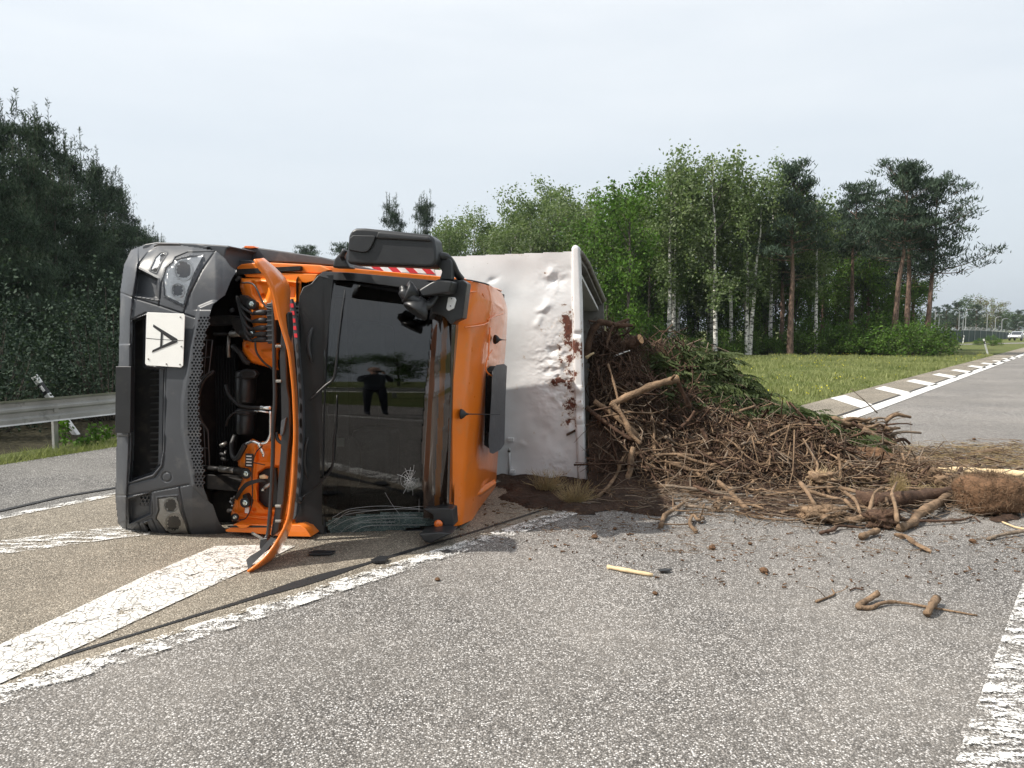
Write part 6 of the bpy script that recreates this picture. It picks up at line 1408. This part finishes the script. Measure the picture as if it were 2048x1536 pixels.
# ------------------------------------------------------------------ far right: fence, lamps, trees, hill, car, second road
fy = lambda u: np.interp(u, [1780, 1868, 1920, 1960, 2000, 2040, 2100], [92, 96, 106, 118, 140, 170, 200])
fence = empty('security_fence', at(1900, 100), 'dark green screened fence with Y-shaped barbed tops beyond the grass', 'fence')
def fp_(u, z): Y = fy(u); p = P(u, 660, Y); return np.array([p[0], Y, z])
us = list(np.arange(1800, 1985, 11.5)) + list(np.arange(1985, 2080, 7.0))
zt = lambda Y: H_CAM - (Y * 0) + .0
fbase = lambda u: -.05 + 0.0
ftop = lambda u: H_CAM + (HOR - np.interp(u, [1800, 1868, 1960, 2000, 2050], [660.5, 660.5, 661, 664, 667])) / F_PX * fy(u)
for i in range(len(us) - 1):
    a, b = us[i], us[i + 1]; t0, t1 = ftop(a), ftop(b); mb = MB(); mb.prism([fp_(a, -.05), fp_(b, -.05), fp_(b, t1), fp_(a, t0)], (0, .05, 0)); mb.build('panel', M['fence_green'], fence)
    mb = MB(); p = fp_(a, 0); mb.box(p + [0, -.04, t0 / 2], (.07, .07, t0 + .1)); mb.build('post', M['wire_grey'], fence)
    mb = MB(); ax = (fp_(b, 0) - p); ax /= np.linalg.norm(ax); k = fp_(a, t0); mb.tube([k, k + [-.45, -.1, .45]], .035, 4); mb.tube([k, k + [.45, .1, .45]], .035, 4); mb.build('barb_arm', M['wire_grey'], fence)
mb = MB(); mb.tube([fp_(u, ftop(u) + .03) for u in us], .035, 4); mb.build('top_rail', M['wire_grey'], fence)
coil = []
for u in np.arange(1925, 2040, .9): 
    a = u * 2.1; coil.append(fp_(u, ftop(u) + .28 + .25 * math.sin(a)) + [0, .25 * math.cos(a), 0])
mb = MB(); mb.tube(coil, .02, 3); mb.build('barbed_coil', M['wire_grey'], fence)
lampdef = [(1868, 618, 0, 1, 120, 'tallest bare mast at the left end of the lamp row'), (1876, 630, 2, 1, 150, 'double-headed lamp right of the bare mast'), (1916, 619.5, 1, -1, 130, 'lamp with its arm to the left in the middle of the fence'), (1924, 632, 2, 1, 170, 'small double-headed lamp between two tall lamps'),
           (1929, 619, 1, 1, 130, 'tall lamp with a curved arm to the right'), (1972, 628, 1, 1, 150, 'lamp standing before the brown-leaved tree'), (1988.5, 634, 1, 1, 170, 'lamp second to the right of the brown-leaved tree'), (2001.5, 637.5, 1, 1, 190, 'lamp before the gap to the far hill'), (2012, 642, 0, 1, 210, 'short far mast without head above the silver car'), (2033, 644, 1, 1, 230, 'rightmost small lamp above the silver car')]
for (u, vt, heads, dr, Y, lab) in lampdef:
    b = at(u, Y); top = hgt(vt, Y); t = empty('street_lamp' if heads else 'mast', b, lab, 'street lamp' if heads else 'mast', 'lamps along the fence'); mb = MB()
    arm = Y * .006; r_ = Y * .0004
    pts = [b, b + [0, 0, top - arm * .4]]
    if heads == 1: pts += [b + [dr * arm * .2, 0, top - arm * .1], b + [dr * arm * .7, 0, top]]
    else: pts += [b + [0, 0, top]]
    mb.tube(pts, np.linspace(r_ * 1.2, r_, len(pts)), 6); mb.build('pole', M['lamp_grey'], t)
    if heads == 1: mb = MB(); mb.box(b + [dr * arm * .95, 0, top], (arm * .6, .3, r_ * 2)); mb.build('lamp_head', M['lamp_grey'], t, bevel=.03)
    if heads == 2:
        for sx in (-1, 1): mb = MB(); mb.box(b + [sx * arm * .45, 0, top], (arm * .6, .4, r_ * 2.2)); mb.build('lamp_head', M['lamp_grey'], t, bevel=.03)
# trees beyond the fence
PF = [birch(14, 4.6, 71, bare=.12, mats=('leaf_bush', 'needle_pine'), leaf=.32, per=26, bark='bark_dark'), birch(14, 4.8, 72, bare=.15, mats=('needle_dead', 'leaf_birch_pale'), leaf=.30, per=24, bark='bark_dark', pale=.5), pine(14, 4.6, 73, bare=.2, k=22, ln=.7, w=.12, mats=('needle_dark', 'needle_pine'))]
far_t = [(1890, 612, 190, 2, 'dark pine group beyond the left lamps'), (1912, 606, 185, 2, 'taller dark pine beyond the middle lamps'), (1935, 600, 230, 0, 'pale green rounded tree beyond the fence'), (1950, 612, 180, 2, 'low dark pine in front of the pale green tree'), (1968, 603, 215, 1, 'brownish leafing tree beyond the fence'), (1985, 610, 210, 1, 'second brownish tree stepping down to the right'), (2000, 625, 230, 0, 'low green tree right of the brownish trees'), (2036, 622, 260, 2, 'dark pine group at the right photo edge'), (2060, 615, 250, 2, 'dark pine cut off by the right photo edge'), (1870, 616, 200, 2, 'dark pine behind the bare mast'), (2014, 641, 300, 0, 'small far tree in the gap before the hill')]
for i, (u, vt, Y, k, lab) in enumerate(far_t): s = hgt(vt, Y) / 14.3; plant(PF[k], ('broadleaf_tree', 'broadleaf_tree', 'pine_tree')[k], at(u, Y), lab, ('tree', 'tree', 'pine tree')[k], None, i * 2.1, s)
for i in range(30):
    u = 1700 + i * 14 + rr.uniform(-5, 5); Y = rr.uniform(200, 260); plant(PF[(0, 2)[i % 2]], 'background_tree', at(u, Y), 'dark tree in the belt closing the view beyond the fence', 'tree', 'trees in the belt beyond the fence', rr.random() * 6.28, rr.uniform(.35, .52) * Y / 230)
# low bushes and dry banks before the fence
for (u, v, Y, s, lab) in ((1985, 690, 82, .42, 'green bush right of the leaning marker post'), (1905, 694, 76, .30, 'low bush on the brown bank before the fence'), (1855, 700, 60, .95, 'big green bush under the outermost right pine'), (1958, 690, 86, .28, 'small bush between the marker post and the fence')):
    plant(PBU[1], 'bush', at(u, Y), lab, 'bush', None, u * .1, s)
hl = []; nx = 60
xs_h = np.linspace(500, 6500, nx)
hh_ = [30 + 60 * math.exp(-((x - 2600) / 1300) ** 2) + 12 * noise.noise((x * .002, 0, 0)) for x in xs_h]
mb = MB(); vs = []
for x, h in zip(xs_h, hh_): vs += [(x, 3000, -2), (x, 3150, h * .6), (x, 3400, h), (x, 4200, -2)]
mb.add(vs, [(i * 4 + j, (i + 1) * 4 + j, (i + 1) * 4 + j + 1, i * 4 + j + 1) for i in range(nx - 1) for j in range(3)]); o = mb.build('hills', M['hill_green'], None, smooth=True); o['kind'] = 'structure'
sheet('side_road', [P(1860, 690, 84)[:2] * [1, 1], (at(1868, 88)[0], 88), (at(2120, 125)[0] + 40, 150), (at(2120, 118)[0] + 40, 136)], -.02, 'asphalt')

# cars
def car(name, label, cat, loc, rz, L_, Wd, Ht, m, van=False, group=None):
    t = empty(name, loc, label, cat, group); cz, sz_ = math.cos(rz), math.sin(rz)
    def w(p): return np.array([loc[0] + p[0] * cz - p[1] * sz_, loc[1] + p[0] * sz_ + p[1] * cz, p[2] + (loc[2] if len(loc) > 2 else 0)])
    hw = Wd / 2
    prof = [(-L_ / 2, .35), (-L_ / 2, .72), (-L_ / 2 + .12, .86), (-L_ * .22, 1.0), (L_ / 2 - .1, .98), (L_ / 2, .8), (L_ / 2, .35)] if not van else [(-L_ / 2, .35), (-L_ / 2, .9), (-L_ / 2 + .1, 1.02), (-L_ * .30, 1.15), (L_ / 2 - .05, 1.18), (L_ / 2, 1.0), (L_ / 2, .35)]
    mb = MB(); mb.prism([w((x, -hw, z)) for x, z in prof], w((0, Wd, 0)) - w((0, 0, 0))); mb.build('body', M[m], t, bevel=.07, seg=3)
    cab = [(-L_ * .24, .98), (-L_ * .10, Ht - .06), (-.02 * L_, Ht), (L_ * .25, Ht), (L_ * .44, .98)] if not van else [(-L_ * .33, 1.1), (-L_ * .20, Ht - .08), (-L_ * .15, Ht), (L_ * .46, Ht), (L_ * .49, 1.1)]
    mb = MB(); mb.prism([w((x, -hw + .1, z)) for x, z in cab], w((0, Wd - .2, 0)) - w((0, 0, 0))); mb.build('roof', M[m], t, bevel=.05)
    a, b = cab[0], cab[1]
    mb = MB(); mb.prism([w((a[0] - .012, -hw + .2, a[1] + .05)), w((a[0] - .012, hw - .2, a[1] + .05)), w((b[0] - .012, hw - .24, b[1] - .03)), w((b[0] - .012, -hw + .24, b[1] - .03))], w((-.01, 0, .01)) - w((0, 0, 0))); mb.build('windscreen', M['car_glass'], t)
    for s in (-1, 1):
        mb = MB(); yy = s * (hw - .1 + .004); q = [(cab[0][0] + .22, 1.03), (cab[1][0] + .08, Ht - .12), (L_ * .22, Ht - .1), (L_ * .36, 1.04)] if not van else [(cab[0][0] + .25, 1.2), (cab[1][0] + .05, Ht - .2), (L_ * .02, Ht - .2), (L_ * .02, 1.2)]
        mb.prism([w((x, yy, z)) for x, z in q], w((0, s * .008, 0)) - w((0, 0, 0))); mb.build('side_window', M['car_glass'], t)
        for x in (-L_ * .31, L_ * .30):
            mb = MB(); c = w((x, s * (hw - .18), .32)); mb.lathe(c, w((0, s, 0)) - w((0, 0, 0)), [(0, .30), (.02, .32), (.18, .32), (.2, .29)], 20); wh = mb.build('wheel', M['rubber'], t)
            mb = MB(); mb.lathe(c + (w((0, s * .2, 0)) - w((0, 0, 0))), w((0, s, 0)) - w((0, 0, 0)), [(0, .2), (.012, .19), (.02, .06)], 14); mb.build('rim', M['lamp_grey'], wh)
        mb = MB(); mb.box(w((-L_ / 2 + .02, s * (hw - .28), .70)), (.12, .34, .15), w((1, 0, 0)) - w((0, 0, 0)), w((0, 1, 0)) - w((0, 0, 0))); mb.build('headlight', M['white_lamp'], t, bevel=.02)
        mb = MB(); mb.box(w((cab[0][0] + .15, s * (hw + .08), 1.05)), (.12, .18, .12), w((1, 0, 0)) - w((0, 0, 0)), w((0, 1, 0)) - w((0, 0, 0))); mb.build('door_mirror', M[m], t, bevel=.02)
    mb = MB(); mb.box(w((-L_ / 2 - .005, 0, .62)), (.03, .8, .10), w((1, 0, 0)) - w((0, 0, 0)), w((0, 1, 0)) - w((0, 0, 0))); mb.build('grille', M['plastic_black'], t, bevel=.005)
    mb = MB(); mb.box(w((-L_ / 2 - .005, 0, .42)), (.03, 1.1, .10), w((1, 0, 0)) - w((0, 0, 0)), w((0, 1, 0)) - w((0, 0, 0))); mb.build('lower_intake', M['plastic_black'], t, bevel=.005)
    return t
cpos = at(2035, 121); car('car', 'silver hatchback driving towards the viewer at the right edge of the photo', 'car', (cpos[0], cpos[1], .0), R(42), 4.2, 1.75, 1.45, 'car_silver')

# ------------------------------------------------------------------ what stands behind the viewer (it shows in the windscreen)
back = empty('guard_rail', (0, -12, 0), 'grey double crash barrier behind the viewer across the road', 'guard rail')
lf2 = lambda y: -2.0 + (y + 12) * 1.6
for i in range(10):
    ya, yb = -22 + i * 2.1, -22 + (i + 1) * 2.1; beam(ya, yb, 'beam', back, lf2, .75); beam(ya, yb, 'beam', back, lambda y: lf2(y) - .6, .75, -1)
    mb = MB(); mb.box((lf2(ya) - .25, ya, .34), (.1, .1, .72)); mb.build('post', M['galvanised'], back)
van = car('van', 'white van parked behind the viewer, seen in the windscreen reflection', 'van', (-9.5, -9.5, 0), R(150), 4.9, 1.9, 1.95, 'van_white', True)
for i in range(26):
    a = R(200 + i * 5.4); rad_ = rr.uniform(38, 52); plant([PM[1], PP[0], PM[0]][i % 3], 'tree', (math.cos(a) * rad_, math.sin(a) * rad_, 0), 'tree in the belt behind the viewer', 'tree', 'trees behind the viewer', rr.random() * 6.28, rr.uniform(.6, .85))
# the person taking the photograph stands just behind the camera
def person(loc, label):
    t = empty('person', loc, label, 'person'); x0, y0 = loc[0], loc[1]
    def skinned(nm, V, E, Rr, m, lv=2):
        me = bpy.data.meshes.new(nm); me.from_pydata([(x0 + v[0], y0 + v[1], v[2]) for v in V], E, []); me.update(); o = link(nm, me, M[m], t)
        sk = o.modifiers.new('skin', 'SKIN'); sk.use_smooth_shade = True
        for i, r in enumerate(Rr): o.data.skin_vertices[0].data[i].radius = (r, r) if np.isscalar(r) else r
        o.data.skin_vertices[0].data[0].use_root = True; s = o.modifiers.new('sub', 'SUBSURF'); s.levels = lv; s.render_levels = lv; return o
    V = [(0, 0, .98), (0, 0, 1.12), (0, .01, 1.32), (0, .01, 1.45), (0, .02, 1.52), (0, .03, 1.60), (0, .03, 1.70), (-.19, 0, 1.42), (-.22, .12, 1.24), (-.10, .30, 1.50), (.19, 0, 1.42), (.22, .12, 1.24), (.10, .30, 1.50), (-.10, 0, .92), (-.12, .02, .50), (-.13, -.02, .09), (-.13, .14, .04), (.10, 0, .92), (.12, .02, .50), (.13, -.02, .09), (.13, .14, .04)]
    E = [(0, 1), (1, 2), (2, 3), (3, 4), (4, 5), (5, 6), (3, 7), (7, 8), (8, 9), (3, 10), (10, 11), (11, 12), (0, 13), (13, 14), (14, 15), (15, 16), (0, 17), (17, 18), (18, 19), (19, 20)]
    Rr = [(.17, .12), (.155, .11), (.19, .12), (.11, .09), .055, .075, .085, .065, .048, .030, .065, .048, .030, .09, .062, .045, .04, .09, .062, .045, .04]
    skinned('body', V, E, Rr, 'cloth_dark')
    mb = MB(); mb.lathe((x0, y0 + .03, 1.55), (0, .06, 1), [(0, .05), (.02, .062), (.07, .078), (.13, .086), (.18, .084), (.22, .06), (.235, .02)], 18); hd = mb.build('head', M['skin'], t, smooth=True)
    mb = MB(); mb.lathe((x0, y0 + .005, 1.66), (0, .0, 1), [(0, .088), (.05, .094), (.10, .08), (.13, .04), (.14, .01)], 16); mb.build('hair', M['hair'], t, smooth=True)
    mb = MB(); mb.lathe((x0, y0 + .11, 1.645), (0, 1, -.2), [(0, .02), (.02, .012), (.028, .004)], 8); mb.build('nose', M['skin'], hd, smooth=True)
    for s in (-1, 1):
        mb = MB(); mb.lathe((x0 + s * .03, y0 + .098, 1.675), (0, 1, 0), [(0, .012), (.012, .008)], 8); mb.build('eye', M['white_film'], hd)
        mb = MB(); mb.lathe((x0 + s * .085, y0 + .02, 1.66), (s, 0, 0), [(0, .02), (.012, .025), (.018, .012)], 10); mb.build('ear', M['skin'], hd)
        pal = np.array([x0 + s * .085, y0 + .31, 1.52]); mb = MB(); mb.box(pal + [0, .035, .03], (.03, .08, .085)); mb.build('palm', M['skin'], t, bevel=.012)
        for k, L_ in enumerate((.07, .078, .074, .058)):
            b = pal + [0, .06 , .065 - k * .022]; mb = MB(); mb.tube([b, b + [-s * .004, L_ * .5, .0], b + [-s * .03, L_ * .6, 0], b + [-s * .045, L_ * .45, 0]], [.010, .009, .009, .007], 8); mb.build('finger', M['skin'], t, smooth=True)
        b = pal + [0, .02, .07]; mb = MB(); mb.tube([b, b + [-s * .02, .015, .02], b + [-s * .045, .02, .015]], [.011, .010, .008], 8); mb.build('thumb', M['skin'], t, smooth=True)
    mb = MB(); mb.lathe((x0, y0 + .09, 1.60), (0, 1, .0), [(0, .02), (.008, .018)], 10); mb.build('mouth', M['skin'], hd)
    return t
person((0, -.52, 0), 'person in dark clothes holding up a phone with both hands, mirrored in the windscreen')
mb = MB(); mb.box((0, -.135, 1.60), (.155, .009, .075)); tag(mb.build('phone', M['engine_black'], None, bevel=.004), 'black phone held up in both hands of the photographing person', 'phone')

# ------------------------------------------------------------------ air
mh = bpy.data.materials.new('air'); mh.use_nodes = True; t = mh.node_tree; t.nodes.clear(); o = t.nodes.new('ShaderNodeOutputMaterial'); v = t.nodes.new('ShaderNodeVolumePrincipled')
v.inputs['Density'].default_value = .00022; v.inputs['Color'].default_value = (.80, .88, .97, 1); v.inputs['Anisotropy'].default_value = .3; t.links.new(v.outputs[0], o.inputs['Volume'])
mb = MB(); mb.box((0, 1900, 89), (12000, 12000, 182)); hzb = mb.build('haze', mh, None); hzb['kind'] = 'stuff'
